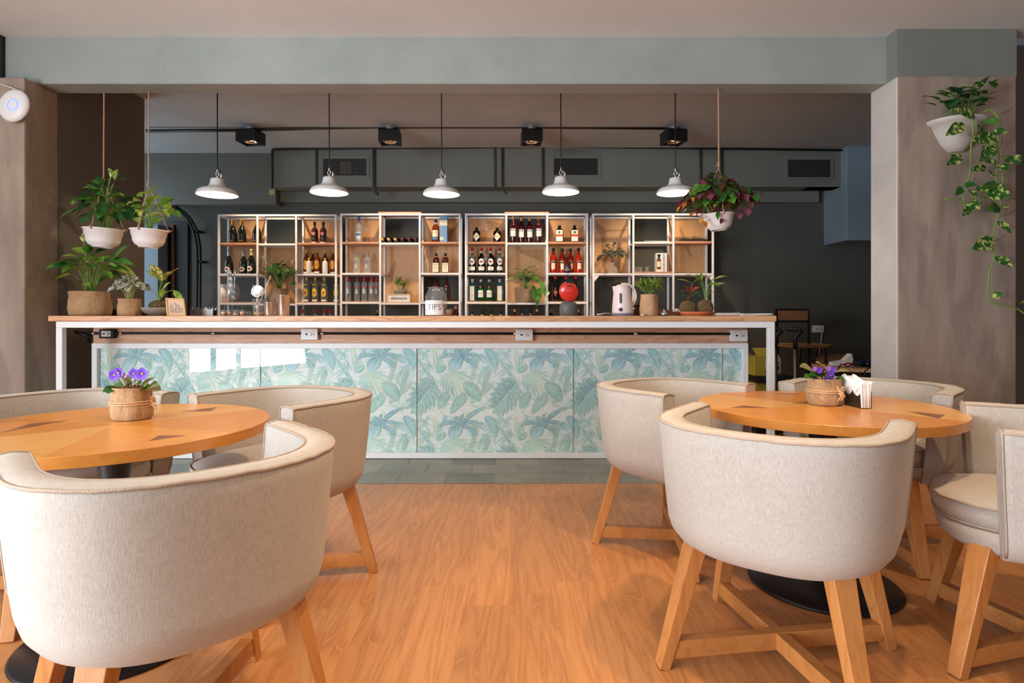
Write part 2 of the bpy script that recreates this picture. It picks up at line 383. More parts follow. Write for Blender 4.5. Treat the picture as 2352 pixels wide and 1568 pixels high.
# ---------------------------------------------------------------- geometry helpers
def P(px, py, Y):
    return Vector(((px - CX) * Y / F, Y, H - (py - CY) * Y / F))
def bmn(): return bmesh.new()
def box(bm, x0, x1, y0, y1, z0, z1, mi=0, rot=None):
    co = [(x, y, z) for z in (z0, z1) for y in (y0, y1) for x in (x0, x1)]
    if rot is not None: co = [rot @ Vector(c) for c in co]
    v = [bm.verts.new(c) for c in co]
    fs = []
    for q in ((0, 2, 3, 1), (4, 5, 7, 6), (0, 1, 5, 4), (2, 6, 7, 3), (0, 4, 6, 2), (1, 3, 7, 5)):
        f = bm.faces.new([v[i] for i in q]); f.material_index = mi; fs.append(f)
    return fs
def lathe(bm, prof, seg=24, c=(0, 0, 0), mi=0, a0=0, a1=2 * PI, sx=1, sy=1, wob=None, mtx=None):
    full = abs(a1 - a0 - 2 * PI) < 1e-6
    n = seg if full else seg + 1
    rings = []
    for r, z in prof:
        ring = []
        if r < 1e-6:
            p = Vector((c[0], c[1], c[2] + z)); p = mtx @ p if mtx else p
            ring = [bm.verts.new(p)] * n
        else:
            for i in range(n):
                a = a0 + (a1 - a0) * i / seg
                k = r * (wob(a, z) if wob else 1)
                p = Vector((c[0] + k * math.cos(a) * sx, c[1] + k * math.sin(a) * sy, c[2] + z)); p = mtx @ p if mtx else p
                ring.append(bm.verts.new(p))
        rings.append(ring)
    for k in range(len(rings) - 1):
        A, B = rings[k], rings[k + 1]
        for i in range(n if full else n - 1):
            j = (i + 1) % n
            vs_ = []
            for v in (A[i], A[j], B[j], B[i]):
                if v not in vs_: vs_.append(v)
            if len(vs_) > 2:
                try: f = bm.faces.new(vs_); f.material_index = mi; f.smooth = True
                except ValueError: pass
def tube(bm, pts, r, seg=8, mi=0, cap=True, closed=False, r1=None):
    pts = [Vector(p) for p in pts]; n = len(pts); rings = []; up = None
    for i, p in enumerate(pts):
        if closed: d = pts[(i + 1) % n] - pts[i - 1]
        else: d = pts[min(i + 1, n - 1)] - pts[max(i - 1, 0)]
        if d.length < 1e-9: d = Vector((0, 0, 1))
        d.normalize()
        if up is None: up = Vector((0, 0, 1)) if abs(d.z) < .9 else Vector((1, 0, 0))
        s = d.cross(up)
        if s.length < 1e-6: s = d.cross(Vector((0, 1, 0)))
        s.normalize(); up = s.cross(d).normalized()
        rr = r if r1 is None else r + (r1 - r) * i / max(1, n - 1)
        rings.append([bm.verts.new(p + (s * math.cos(2 * PI * k / seg) + up * math.sin(2 * PI * k / seg)) * rr) for k in range(seg)])
    for i in range(n if closed else n - 1):
        A, B = rings[i], rings[(i + 1) % n]
        for k in range(seg):
            f = bm.faces.new((A[k], A[(k + 1) % seg], B[(k + 1) % seg], B[k])); f.smooth = True; f.material_index = mi
    if cap and not closed:
        for R in (rings[0], rings[-1]):
            try: bm.faces.new(R).material_index = mi
            except ValueError: pass
def bar(bm, a, b, w, h, mi=0, w1=None, h1=None, up=(0, 0, 1), twist=0):
    """square bar from a to b, w x h at a, w1 x h1 at b"""
    a, b = Vector(a), Vector(b); d = (b - a).normalized(); u = Vector(up)
    s = d.cross(u)
    if s.length < 1e-5: s = d.cross(Vector((0, 1, 0)))
    s.normalize(); u = s.cross(d).normalized()
    if twist: q = Matrix.Rotation(twist, 3, d); s = q @ s; u = q @ u
    w1 = w if w1 is None else w1; h1 = h if h1 is None else h1
    v = []
    for p, ww, hh in ((a, w, h), (b, w1, h1)):
        for i, j in ((-1, -1), (1, -1), (1, 1), (-1, 1)):
            v.append(bm.verts.new(p + s * (i * ww / 2) + u * (j * hh / 2)))
    for q in ((0, 1, 2, 3), (7, 6, 5, 4), (0, 4, 5, 1), (1, 5, 6, 2), (2, 6, 7, 3), (3, 7, 4, 0)):
        bm.faces.new([v[i] for i in q]).material_index = mi
def prism(bm, pts, axis, a, b, mi=0):
    """polygon (2D pts) extruded along axis from a to b"""
    def mk(p, t):
        return {'X': (t, p[0], p[1]), 'Y': (p[0], t, p[1]), 'Z': (p[0], p[1], t)}[axis]
    A = [bm.verts.new(mk(p, a)) for p in pts]; B = [bm.verts.new(mk(p, b)) for p in pts]
    n = len(pts)
    bm.faces.new(A).material_index = mi; bm.faces.new(B[::-1]).material_index = mi
    for i in range(n): bm.faces.new((A[i], B[i], B[(i + 1) % n], A[(i + 1) % n])).material_index = mi
def bez(p0, p1, p2, n):
    p0, p1, p2 = Vector(p0), Vector(p1), Vector(p2)
    return [p0 * (1 - t) ** 2 + p1 * 2 * t * (1 - t) + p2 * t * t for t in [i / n for i in range(n + 1)]]
def leaf(bm, base, tip, width, bend=None, up=(0, 0, 1), fold=.25, seg=6, mi=0, peak=.4, wave=0):
    """curved blade from base to tip, width, folded along the midrib"""
    base, tip = Vector(base), Vector(tip); ln = (tip - base).length
    mid = (base + tip) / 2 + (Vector(bend) if bend else Vector((0, 0, ln * .15)))
    pts = bez(base, mid, tip, seg); rows = []; up = Vector(up)
    for i, p in enumerate(pts):
        t = i / seg
        d = (pts[min(i + 1, seg)] - pts[max(i - 1, 0)]).normalized(); s = d.cross(up)
        if s.length < 1e-4: s = d.cross(Vector((0, 1, .1)))
        s.normalize(); n = s.cross(d)
        k = (t / peak) ** .6 if t < peak else (1 - ((t - peak) / (1 - peak)) ** 1.6)
        wv = width * .5 * max(k, .02)
        rows.append([bm.verts.new(p + s * wv * q + n * (abs(q) * wv * fold + (wave * math.sin(t * 9 + q) if wave else 0))) for q in (-1, -.55, 0, .55, 1)])
    for i in range(seg):
        for k in range(4):
            f = bm.faces.new((rows[i][k], rows[i][k + 1], rows[i + 1][k + 1], rows[i + 1][k])); f.smooth = True; f.material_index = mi
def obj(name, bm, m, parent=None, smooth=False, bevel=0, label=None, loc=None, rot=None):
    bmesh.ops.recalc_face_normals(bm, faces=bm.faces)
    me = bpy.data.meshes.new(name)
    if smooth:
        for f in bm.faces: f.smooth = True
    bm.to_mesh(me); bm.free()
    for x in (m if isinstance(m, (list, tuple)) else [m]): me.materials.append(M[x] if isinstance(x, str) else x)
    o = bpy.data.objects.new(name, me); col.objects.link(o)
    if parent is not None: o.parent = parent
    if bevel:
        md = o.modifiers.new('bevel', 'BEVEL'); md.width = bevel; md.segments = 2; md.limit_method = 'ANGLE'; md.harden_normals = False
    if label: o['label'] = label
    if loc is not None: o.location = loc
    if rot is not None: o.rotation_euler = rot
    return o
def tag(o, label, cat, group=None, kind=None):
    if label: o['label'] = label
    if cat: o['category'] = cat
    if group: o['group'] = group
    if kind: o['kind'] = kind
    return o
def thing(name, label, cat, loc=(0, 0, 0), rz=0, group=None):
    o = bpy.data.objects.new(name, None); col.objects.link(o); o.empty_display_size = .05
    o.location = loc; o.rotation_euler = (0, 0, rz)
    return tag(o, label, cat, group)
def struct(name, bm, m, **k):
    o = obj(name, bm, m, **k)
    if not k.get('parent'): o['kind'] = 'structure'
    return o
def dup(root, loc, rz=None, label=None, group=None):
    r = root.copy(); col.objects.link(r); r.location = loc
    if rz is not None: r.rotation_euler = (0, 0, rz)
    if label: r['label'] = label
    if group: r['group'] = group
    for ch in list(root.children):
        c = ch.copy(); col.objects.link(c); c.parent = r
        for g in ch.children:
            d = g.copy(); col.objects.link(d); d.parent = c
    return r
_txt = {}
def text_bm(s, size, bend_r=None, bm=None, mtx=None, mi=0, bold=0.0, width=None):
    """flat lettering in the XZ plane facing -Y, centred; bend_r wraps it round a vertical cylinder"""
    key = (s, round(bold, 4))
    if key not in _txt:
        cu = bpy.data.curves.new('lettering', 'FONT'); cu.body = s; cu.size = 1; cu.align_x = 'CENTER'; cu.align_y = 'CENTER'; cu.resolution_u = 2; cu.offset = bold
        o = bpy.data.objects.new('lettering', cu); col.objects.link(o)
        me = bpy.data.meshes.new_from_object(o)
        _txt[key] = ([tuple(v.co) for v in me.vertices], [tuple(p.vertices) for p in me.polygons])
        bpy.data.objects.remove(o); bpy.data.curves.remove(cu); bpy.data.meshes.remove(me)
    vs_, fs = _txt[key]; bm = bm or bmn()
    kx = size
    if width:
        ww = max(v[0] for v in vs_) - min(v[0] for v in vs_); kx = width / max(ww, 1e-6)
    out = []
    for x, y, z in vs_:
        X, Z = x * kx, y * size
        if bend_r: a = X / bend_r; p = Vector((bend_r * math.sin(a), -bend_r * math.cos(a), Z))
        else: p = Vector((X, 0, Z))
        out.append(bm.verts.new(mtx @ p if mtx else p))
    for f in fs:
        try: bm.faces.new([out[i] for i in f]).material_index = mi
        except ValueError: pass
    return bm
# ================================================================ ROOM
CEIL = 3.18; YB = 7.55; YW = 7.75; BF, BR = 4.40, 4.60; BZ = 2.835; CF = 4.276; SX = -3.47
b = bmn(); box(b, -5.4, 5.2, -3.7, 8.2, -.12, 0); struct('floor', b, 'floor_oak')
b = bmn()
rr = random.Random(3); yy = 4.03; k = 0
while yy < 5.0:
    xx = -3.46 - (.17 if k % 2 else 0)
    while xx < 1.9:
        x1 = min(xx + .335, 1.95)
        box(b, max(xx, -3.46) + .002, x1 - .002, yy + .002, yy + .248, 0.0, .004 + rr.random() * .0008, mi=rr.choice((0, 0, 1, 2)))
        xx += .335
    yy += .25; k += 1
concrete('slate_a', (122, 122, 113), (150, 149, 138), rough=.4, sc=3); concrete('slate_b', (134, 134, 124), (160, 158, 147), rough=.4, sc=3); concrete('slate_c', (106, 107, 99), (132, 131, 122), rough=.4, sc=3)
struct('floor_tiles', b, ['slate_a', 'slate_b', 'slate_c'])
b = bmn(); box(b, -3.46, 1.95, 4.03, 5.0, 0.0, .0015); struct('floor_grout', b, 'slate_c')
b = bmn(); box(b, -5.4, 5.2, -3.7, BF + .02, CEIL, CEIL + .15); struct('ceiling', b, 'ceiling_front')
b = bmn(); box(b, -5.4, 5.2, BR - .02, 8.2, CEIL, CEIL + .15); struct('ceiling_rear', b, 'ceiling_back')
b = bmn(); box(b, -3.72, 2.80, BF, BR, BZ, CEIL + .02); o = struct('trim_1', b, 'beam_paint', bevel=.012)
# columns
b = bmn(); box(b, -5.0, SX, CF, BR, 0, BZ - .0); struct('trim_2', b, 'column_concrete', bevel=.012)
b = bmn(); box(b, -5.0, -3.725, CF + .02, BR, BZ, CEIL); struct('trim_3', b, 'dark_paint')
b = bmn(); box(b, -5.0, SX - .001, BR, 5.68, 0, CEIL); struct('wall_left_pier', b, 'side_dark')
b = bmn()
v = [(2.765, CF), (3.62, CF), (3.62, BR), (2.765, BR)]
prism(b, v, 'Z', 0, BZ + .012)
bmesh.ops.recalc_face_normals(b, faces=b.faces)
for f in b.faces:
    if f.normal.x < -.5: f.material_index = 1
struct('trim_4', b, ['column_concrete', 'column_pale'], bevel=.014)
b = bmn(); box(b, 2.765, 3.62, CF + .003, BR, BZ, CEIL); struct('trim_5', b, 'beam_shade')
# back wall, bulkhead, end box
b = bmn(); box(b, -5.4, 5.2, YW, YW + .15, 0, CEIL); struct('wall_back', b, 'wall_dark')
b = bmn(); box(b, -5.3, P(634, 0, YB).x, YB, YW, 2.535, CEIL); struct('wall_back_bulkhead', b, 'bulkhead_paint', bevel=.006)
b = bmn(); box(b, P(634, 0, YB).x + .001, P(1893, 0, YB).x, YB + .12, YW, 2.585, 2.745); struct('trim_6', b, 'bulkhead_paint', bevel=.006)
b = bmn(); box(b, 4.055, 5.2, 7.22, YW, 2.04, CEIL); struct('trim_7', b, ['daylit_blue'], bevel=.01)
b = bmn(); box(b, 5.05, 5.2, -3.7, 7.9, 0, CEIL); struct('wall_right', b, 'dark_paint')
b = bmn(); box(b, 3.621, 5.2, BR - .06, BR + .06, 0, CEIL); struct('wall_right_pier', b, 'side_dark')
b = bmn(); box(b, -5.55, -5.4, 5.6, 8.2, 0, CEIL); struct('wall_left_back', b, 'wall_dark')
# left glazed front
b = bmn()
box(b, -4.9, -4.75, -3.7, -3.0, 0, CEIL); box(b, -4.9, -4.75, .6, CF, 0, CEIL); box(b, -4.9, -4.75, -3.0, .6, 2.55, CEIL)
struct('wall_left', b, 'room_white')
b = bmn()
for y in (-3.0, -2.1, -1.2, -.3, .54): box(b, -4.86, -4.80, y, y + .06, 0, 2.55)
box(b, -4.86, -4.80, -3.0, .6, 2.49, 2.55); box(b, -4.86, -4.80, -3.0, .6, 0, .08)
struct('window_1', b, 'white_steel')
# shop front behind the camera
b = bmn(); box(b, -5.4, -3.9, -3.2, -3.05, 0, CEIL); box(b, 2.8, 5.2, -3.2, -3.05, 0, CEIL); box(b, -3.9, 2.8, -3.2, -3.05, 2.8, CEIL); box(b, -3.9, 2.8, -3.2, -3.05, 0, .35)
struct('wall_rear', b, 'room_white')
b = bmn()
for i in range(6): x = -3.9 + i * 6.64 / 5; box(b, x, x + .06, -3.15, -3.09, .35, 2.8)
struct('window_2', b, 'black_steel')
# passage at the left rear: jamb, dark doorway
b = bmn(); box(b, P(330, 0, 7.5).x, P(363, 0, 7.5).x, 7.5, YW, 0, P(0, 570, 7.5).z + .3); struct('trim_8', b, 'daylit_blue', bevel=.004)
b = bmn(); box(b, P(364, 0, 7.7).x, P(430, 0, 7.7).x, 7.71, YW + .01, 0, 2.35); box(b, P(396, 0, 7.68).x - .012, P(396, 0, 7.68).x + .012, 7.68, 7.71, 0, 2.3, mi=1)
struct('door_1', b, ['dark_door', 'stool_wood'])
b = bmn()
pts = [P(395, 474, 7.6), P(415, 487, 7.6), P(432, 505, 7.6), P(445, 530, 7.6), P(452, 565, 7.6), P(453, 600, 7.6), P(452, 720, 7.6)]; pts.append(Vector((pts[-1].x, 7.6, .3)))
tube(b, pts, .017, 8); tube(b, [p + Vector((.03, .03, .01)) for p in pts], .012, 8)
for q in (pts[3], pts[5]): box(b, q.x - .03, q.x + .05, 7.6, YW - .002, q.z - .012, q.z + .012)
tag(obj('cable_conduit', b, 'black_plastic'), 'black curved cable conduit hanging down the dark wall left of the shelves', 'conduit')

# ---------------------------------------------------------------- duct box with grilles
dz0, dx0, dx1, DY = 2.71, P(625, 0, 7.34).x, P(1933, 0, 7.34).x, 7.34
d = thing('ventilation_duct', 'long grey painted duct boxed under the rear ceiling above the shelving', 'duct', (0, DY, dz0))
b = bmn(); box(b, dx0, dx1, 0, YB - DY, 0, CEIL - dz0 - .001)
box(b, dx1 - .4, dx1, .001, YB - DY, -.0, .0005)
obj('casing', b, 'bulkhead_paint', d, bevel=.006)
b = bmn()
for px in (1140,): box(b, P(px, 0, DY).x, P(px, 0, DY).x + .002, -.002, 0, 0, CEIL - dz0)
obj('seam', b, 'conduit_dark', d)
for (x0, y0, x1, y1, gx0, gy0, gx1, gy1, lab) in ((737, 357, 849, 409, 743, 365, 842, 403, 'air grille behind the second pendant lamp, brown filter showing'), (1267, 356, 1381, 408, 1272, 364, 1373, 402, 'air grille of upright slats behind the fourth pendant lamp'), (1802, 357, 1914, 411, 1809, 367, 1907, 407, 'rightmost air grille of upright slats, beyond the hanging purple plant')):
    a, c_ = P(x0, y0, DY), P(x1, y1, DY); g0, g1 = P(gx0, gy0, DY), P(gx1, gy1, DY)
    t = thing('air_grille', 'grey ' + lab, 'vent', ((a.x + c_.x) / 2, DY - .012, (a.z + c_.z) / 2)); L = t.location
    b = bmn()
    for q in ((a.x, g0.x, c_.z, a.z), (g1.x, c_.x, c_.z, a.z), (g0.x, g1.x, g0.z, a.z), (g0.x, g1.x, c_.z, g1.z)): box(b, q[0] - L.x, q[1] - L.x, 0, .011, q[2] - L.z, q[3] - L.z)
    obj('frame', b, 'bulkhead_paint', t, bevel=.003)
    b = bmn(); box(b, g0.x - L.x, g1.x - L.x, .008, .011, g1.z - L.z, g0.z - L.z)
    if 'brown' in lab: box(b, g0.x - L.x + .2, g0.x - L.x + .34, .007, .0085, g1.z - L.z + .02, g0.z - L.z - .03, mi=1)
    obj('backing', b, ['vent_dark', 'vent_brown'], t)
    b = bmn(); n = 27
    for i in range(n):
        x = g0.x + (g1.x - g0.x) * (i + .5) / n - L.x; box(b, x - .0035, x + .0035, .001, .007, g1.z - L.z, g0.z - L.z)
    if 'brown' in lab:
        for i in range(4): z = g1.z + (g0.z - g1.z) * (i + .8) / 4.6 - L.z; box(b, g0.x - L.x, g1.x - L.x, .004, .008, z - .003, z + .003)
    obj('slats', b, 'conduit_paint', t)

def pipe(name, pts, r, m, label, cat, clips=()):
    b = bmn(); tube(b, pts, r, 8); o = obj(name, b, m); tag(o, label, cat); return o
pipe('conduit', [P(625, 432, 7.31), P(625, 345, 7.31), P(628, 343, 7.31), P(860, 340, 7.31), P(1300, 337, 7.31), P(1650, 341, 7.31), P(1935, 345, 7.31)], .013, 'conduit_dark', 'long dark conduit running along the top edge of the duct', 'conduit')
k = 0
for px, y0, y1, r, wh in ((726, 340, 427, .012, 'left of the first grille'), (858, 337, 436, .018, 'right of the first grille'), (1136, 337, 432, .008, 'left of the close middle pair'), (1153, 337, 434, .013, 'right of the close middle pair'), (1246, 337, 438, .012, 'left of the second grille'), (1608, 341, 432, .012, 'behind the rightmost pendant lamp'), (1655, 340, 420, .02, 'behind the rope of the purple hanging plant')):
    a, c_ = P(px, y0, 7.305), P(px, y1, 7.305)
    pts = [a, c_]
    if r > .012: pts = [a, c_, c_ + Vector((.06 if px != 1246 else -.03, .0, -.06))]
    pipe('drop_pipe', pts, r, 'conduit_paint', 'painted vertical pipe on the duct face, ' + wh, 'pipe')
# track conduit and black ceiling spots
pipe('ceiling_conduit', [P(336, 300, 6.52), P(540, 298, 6.52), P(870, 292, 6.52), P(1200, 292, 6.52), P(1530, 295, 6.52)], .014, 'conduit_dark', 'black conduit crossing the rear ceiling and linking the square spots', 'conduit')
pipe('ceiling_conduit', [P(336, 303, 6.60), P(540, 301, 6.60), P(700, 297, 6.6)], .008, 'conduit_dark', 'thin second cable beside the ceiling conduit, left part', 'cable')
def ceiling_spot(px, rz, label, e):
    x = P(px, 0, 6.5).x
    t = thing('ceiling_spotlight', label, 'spotlight', (x, 6.5, 3.0), rz, 'square black spotlights on the rear ceiling')
    b = bmn(); s = .11
    for q in ((-s, s, -s, -s + .02), (-s, s, s - .02, s), (-s, -s + .02, -s + .02, s - .02), (s - .02, s, -s + .02, s - .02)): box(b, *q, 0, .13)
    box(b, -s, s, -s, s, .115, .13)
    obj('housing', b, 'black_steel', t, bevel=.002)
    b = bmn(); lathe(b, [(.045, .13), (.045, .18)], 16); obj('ceiling_mount', b, 'steel', t)
    b = bmn(); lathe(b, [(.085, .018), (.07, .016), (.062, .03), (.03, .06), (0, .066)], 24); obj('reflector', b, 'steel', t)
    b = bmn(); lathe(b, [(0, .03), (.028, .034), (.036, .045), (.02, .06)], 16); obj('bulb', b, 'spot_glow', t)
    light('ceiling_spot_light', 'SPOT', (x, 6.5, 2.995), e, WARM, .03, target=(x + .02, 7.15, 1.2), angle=math.radians(84), blend=.7)
ceiling_spot(576, -.12, 'black square ceiling spot, leftmost of four', 110)
ceiling_spot(896, .05, 'black square ceiling spot, second from left, brightly glaring', 110)
ceiling_spot(1221, .06, 'black square ceiling spot, third from left', 110)
ceiling_spot(1547, .16, 'black square ceiling spot, rightmost of four', 110)

# ================================================================ PENDANTS
def pendant(px, rim_y, Y, w_px, label, tilt=0):
    R = w_px / 2 * Y / F; p = P(px, rim_y, Y)
    t = thing('pendant_lamp', label, 'pendant lamp', p, 0, 'white enamel pendant lamps over the bar')
    s = R / .155
    prof = [(.155, 0), (.156, .006), (.150, .022), (.140, .035), (.118, .047), (.085, .057), (.068, .066), (.060, .078), (.054, .092), (.050, .12), (.047, .128), (.0, .130)]
    b = bmn(); lathe(b, [(r * s, z * s) for r, z in prof], 40); 
    o = obj('shade', b, 'lamp_enamel', t, smooth=True)
    b = bmn(); lathe(b, [(r * s * .985, z * s * .97) for r, z in prof[:9]] + [(0, .09 * s)], 40); obj('shade_lining', b, 'lamp_inside', t, smooth=True)
    b = bmn(); lathe(b, [(0, .008), (.02, .014), (.029, .03), (.028, .045), (.018, .07), (.013, .085)], 16); obj('bulb', b, 'bulb', t, smooth=True)
    top = .130 * s
    b = bmn(); lathe(b, [(.012, 0), (.014, .02), (.006, .03)], 12, c=(0, 0, top - .002))
    tube(b, [(math.cos(a) * .012, 0, top + .038 + math.sin(a) * .018) for a in [i * PI / 5 for i in range(10)]], .0035, 6, closed=True)
    tube(b, [(0, math.cos(a) * .010, top + .066 + math.sin(a) * .017) for a in [i * PI / 5 for i in range(10)]], .0035, 6, closed=True)
    tube(b, [(.022, 0, top + .004), (.036, 0, top + .022), (.02, .0, top + .05)], .009, 8)
    obj('hook', b, 'steel', t, smooth=True)
    b = bmn(); tube(b, [(.012, 0, top + .01), (.03, .01, top + .03), (.02, 0, top + .07), (.002, 0, top + .09), (0, 0, CEIL - p.z)], .0045, 8); obj('cord', b, 'black_plastic', t)
    light('pendant_light', 'POINT', (p.x, p.y, p.z + .03), 44, (1.0, .74, .48), .03)
    return t
for px, ry, Y, wp, lb in ((499, 448, 4.88, 90, 'leftmost one, beside the hanging pots'), (756, 443, 4.88, 86, 'second from the left'), (1014, 447, 4.88, 84, 'middle one of the five'), (1288, 442, 4.88, 85, 'fourth from the left'), (1551, 444, 4.88, 84, 'rightmost one, touching the purple plant')):
    pendant(px, ry, Y, wp, 'white enamel pendant lamp over the bar, ' + lb)

# ================================================================ BAR
BY0, BYP = 4.30, 4.71          # front frame plane, panel plane
ct = thing('bar_countertop', 'long butcher block worktop running the whole length of the bar', 'countertop', (0, 4.29, 1.09))
b = bmn(); box(b, P(110, 0, 4.29).x, P(1784, 0, 4.29).x, 0, .68, 0, .040); obj('worktop', b, 'butcher_block', ct, bevel=.004)
zt = 1.089
bar_o = thing('bar_counter', 'white steel framed bar with leafy glass front and wood fascia', 'bar counter', (0, BY0, 0))
T = .045
xl, xr = P(128, 0, BY0).x, P(1780, 0, BY0).x
b = bmn(); box(b, xl, xr, 0, T, zt - T, zt)
for x in (xl, xr - T): box(b, x, x + T, 0, T, 0, zt - T)
for x in (xl, xr - T): box(b, x, x + T, T, .66, zt - T, zt)
obj('front_frame', b, 'white_steel', bar_o, bevel=.003)
yl = BYP - BY0; rl, rrx = P(210, 0, BYP).x, P(1719, 0, BYP).x
b = bmn(); box(b, rl, rrx, yl, yl + .05, .872, .914); box(b, rl, rrx, yl, yl + .05, .008, .05)
for x in (rl, rrx - .042): box(b, x, x + .042, yl, yl + .05, .05, .872)
obj('panel_frame', b, 'white_steel', bar_o, bevel=.003)
b = bmn(); box(b, rl, rrx, yl + .022, yl + .05, .914, zt); obj('fascia', b, 'fascia_wood', bar_o)
b = bmn(); box(b, rl + .01, rrx - .01, yl + .056, yl + .26, .0, 1.0); obj('carcass', b, 'dark_paint', bar_o)
# --- printed tropical leaves behind the glass
S = .000594
def lf(bm, lay, base, via, tip, w, c1, c2, yo, seg=8, shape=0):
    pts = bez((base[0], 0, base[1]), (via[0], 0, via[1]), (tip[0], 0, tip[1]), seg); rows = []
    for i, p in enumerate(pts):
        t = i / seg; d = pts[min(i + 1, seg)] - pts[max(i - 1, 0)]; n = Vector((-d.z, 0, d.x)).normalized()
        k = (math.sin(PI * min(1, t * .92 + .06))) ** .7 if shape == 0 else (max(.0, math.sin(PI * (t * .75 + .22))) ** .8)
        rows.append([bm.verts.new(p + n * (w * .5 * k * q) + Vector((0, yo, 0))) for q in (-1, 0, 1)])
    for i in range(seg):
        for k in range(2):
            f = bm.faces.new((rows[i][k], rows[i][k + 1], rows[i + 1][k + 1], rows[i + 1][k]))
            t = i / seg
            for l in f.loops:
                e = l.vert in (rows[i][0], rows[i][2], rows[i + 1][0], rows[i + 1][2])
                cc = [c1[j] * (1 - t) + c2[j] * t for j in range(3)]
                if not e: cc = [min(1, v * 1.28 + .06) for v in cc]
                l[lay] = (*cc, 1)
def lc(r, g, b_): return lin((r, g, b_))[:3]
BL, TE, GR, PG, DB, YG, AQ = lc(112, 174, 182), lc(126, 184, 182), lc(132, 184, 164), lc(178, 210, 190), lc(88, 150, 162), lc(200, 216, 178), lc(160, 206, 210)
ELE = []
def E(*a): ELE.append(a)
rq = random.Random(77)
for k in range(46):
    x0, y0, a_, ln = rq.uniform(0, 1087), rq.uniform(0, 900), rq.uniform(0, 6.28), rq.uniform(110, 240); dx, dy = math.cos(a_) * ln, math.sin(a_) * ln
    for j in range(3):
        c_, s_ = math.cos(j * .28), math.sin(j * .28); E((x0, y0), (x0 + dx * .5 - dy * .12, y0 + dy * .5 + dx * .12), (x0 + dx * c_ - dy * s_, y0 + dx * s_ + dy * c_), rq.uniform(12, 22), rq.choice((AQ, PG, TE)), rq.choice((AQ, YG, PG)))
for tip, via in (((1060, 330), (1130, 280)), ((1055, 255), (1140, 250)), ((1005, 450), (1090, 360)), ((1060, 470), (1130, 380)), ((1110, 440), (1170, 380)), ((1180, 200), (1230, 240)), ((1290, 360), (1270, 310))): E((1235, 290), via, tip, 20, TE, PG)
for tip, via in (((975, 140), (1060, 80)), ((1000, 190), (1070, 130)), ((1240, 195), (1210, 150)), ((1285, 100), (1230, 80)), ((1120, 230), (1140, 180)), ((1190, 240), (1190, 180)), ((1050, 50), (1110, 80)), ((1260, 50), (1210, 60))): E((1165, 130), via, tip, 16, TE, AQ)
for tip, via in (((820, 320), (860, 300)), ((795, 420), (840, 360)), ((765, 600), (800, 440)), ((965, 430), (950, 350)), ((1005, 340), (950, 300)), ((930, 470), (930, 390))): E((905, 320), via, tip, 15, TE, AQ)
for tip, via in (((330, 640), (310, 520)), ((365, 650), (340, 520)), ((405, 680), (370, 520)), ((450, 700), (400, 520)), ((490, 760), (430, 520)), ((545, 760), (460, 520)), ((600, 730), (490, 500)), ((640, 740), (540, 520)), ((680, 660), (570, 470)), ((690, 560), (590, 430)), ((700, 500), (580, 400)), ((690, 450), (560, 380)), ((650, 380), (520, 370)), ((600, 320), (500, 330)), ((290, 560), (310, 480))): E((350, 395), via, tip, 26, PG, TE if tip[0] % 20 else YG)
E((200, 60), (230, 200), (245, 385), 62, YG, TE); E((365, 50), (350, 150), (275, 205), 50, TE, BL)
E((230, 370), (320, 350), (350, 275), 85, TE, GR); E((120, 380), (200, 440), (240, 640), 24, TE, GR); E((1050, 180), (1150, 300), (1255, 500), 18, TE, DB)
E((170, 560), (210, 700), (190, 900), 30, TE, PG)
for a, v_, t_, wd in (((400, 645), (330, 720), (265, 870), 130), ((530, 700), (520, 820), (420, 930), 110), ((580, 650), (620, 740), (500, 860), 110), ((590, 550), (740, 580), (810, 770), 180)): E(a, v_, t_, wd, GR, TE)
E((880, 80), (1010, 120), (1030, 350), 130, BL, TE); E((820, 140), (860, 200), (910, 260), 90, BL, AQ)
def fern(a, c_):
    a, c_ = Vector(a), Vector(c_); n = 13
    for i in range(n):
        p = a + (c_ - a) * (i / n); d = (c_ - a).normalized(); nn = Vector((-d.y, d.x))
        for s in (-1, 1):
            q = p + (d * .6 + nn * s) * (46 * (1 - .5 * i / n)); E(tuple(p), tuple((p + q) / 2 + d * 6), tuple(q), 17, GR, GR)
fern((790, 160), (700, 500)); fern((925, 360), (850, 640)); fern((975, 540), (690, 800)); fern((740, 1060), (720, 1220))
midr = [Vector((1275, 560)), Vector((1200, 650)), Vector((1120, 740)), Vector((1070, 830))]
ML = [((1235, 480), 60), ((1170, 445), 70), ((1095, 460), 75), ((1035, 520), 75), ((990, 590), 78), ((950, 670), 78), ((925, 760), 74), ((922, 860), 66)]
MR = [((1340, 560), 64), ((1385, 660), 74), ((1375, 760), 74), ((1300, 830), 72), ((1240, 880), 70), ((1170, 920), 66), ((1115, 965), 60), ((1050, 960), 60), ((985, 930), 58)]
for L_, sgn in ((ML, 1), (MR, -1)):
    for i, (t_, wd) in enumerate(L_):
        k = min(2.99, i * 3 / len(L_)); j = int(k); m0 = midr[j].lerp(midr[j + 1], k - j)
        tv = Vector(t_); mid = (m0 + tv) / 2 + Vector((0, -26 if sgn > 0 else 6)); E(tuple(m0), tuple(mid), t_, wd, DB if sgn > 0 else TE, GR)
E((1280, 555), (1160, 680), (1055, 850), 10, YG, YG)
for tip, via, wd in (((895, -60), (680, 20), 60), ((270, 215), (390, 95), 52), ((860, 185), (710, 100), 52), ((775, 320), (720, 220), 62), ((490, 60), (510, 110), 74), ((600, 30), (560, 60), 40)): E((560, 185), via, tip, wd, DB, BL)
E((540, 200), (420, 250), (455, 370), 120, DB, AQ); E((575, 200), (530, 280), (480, 350), 80, BL, AQ)
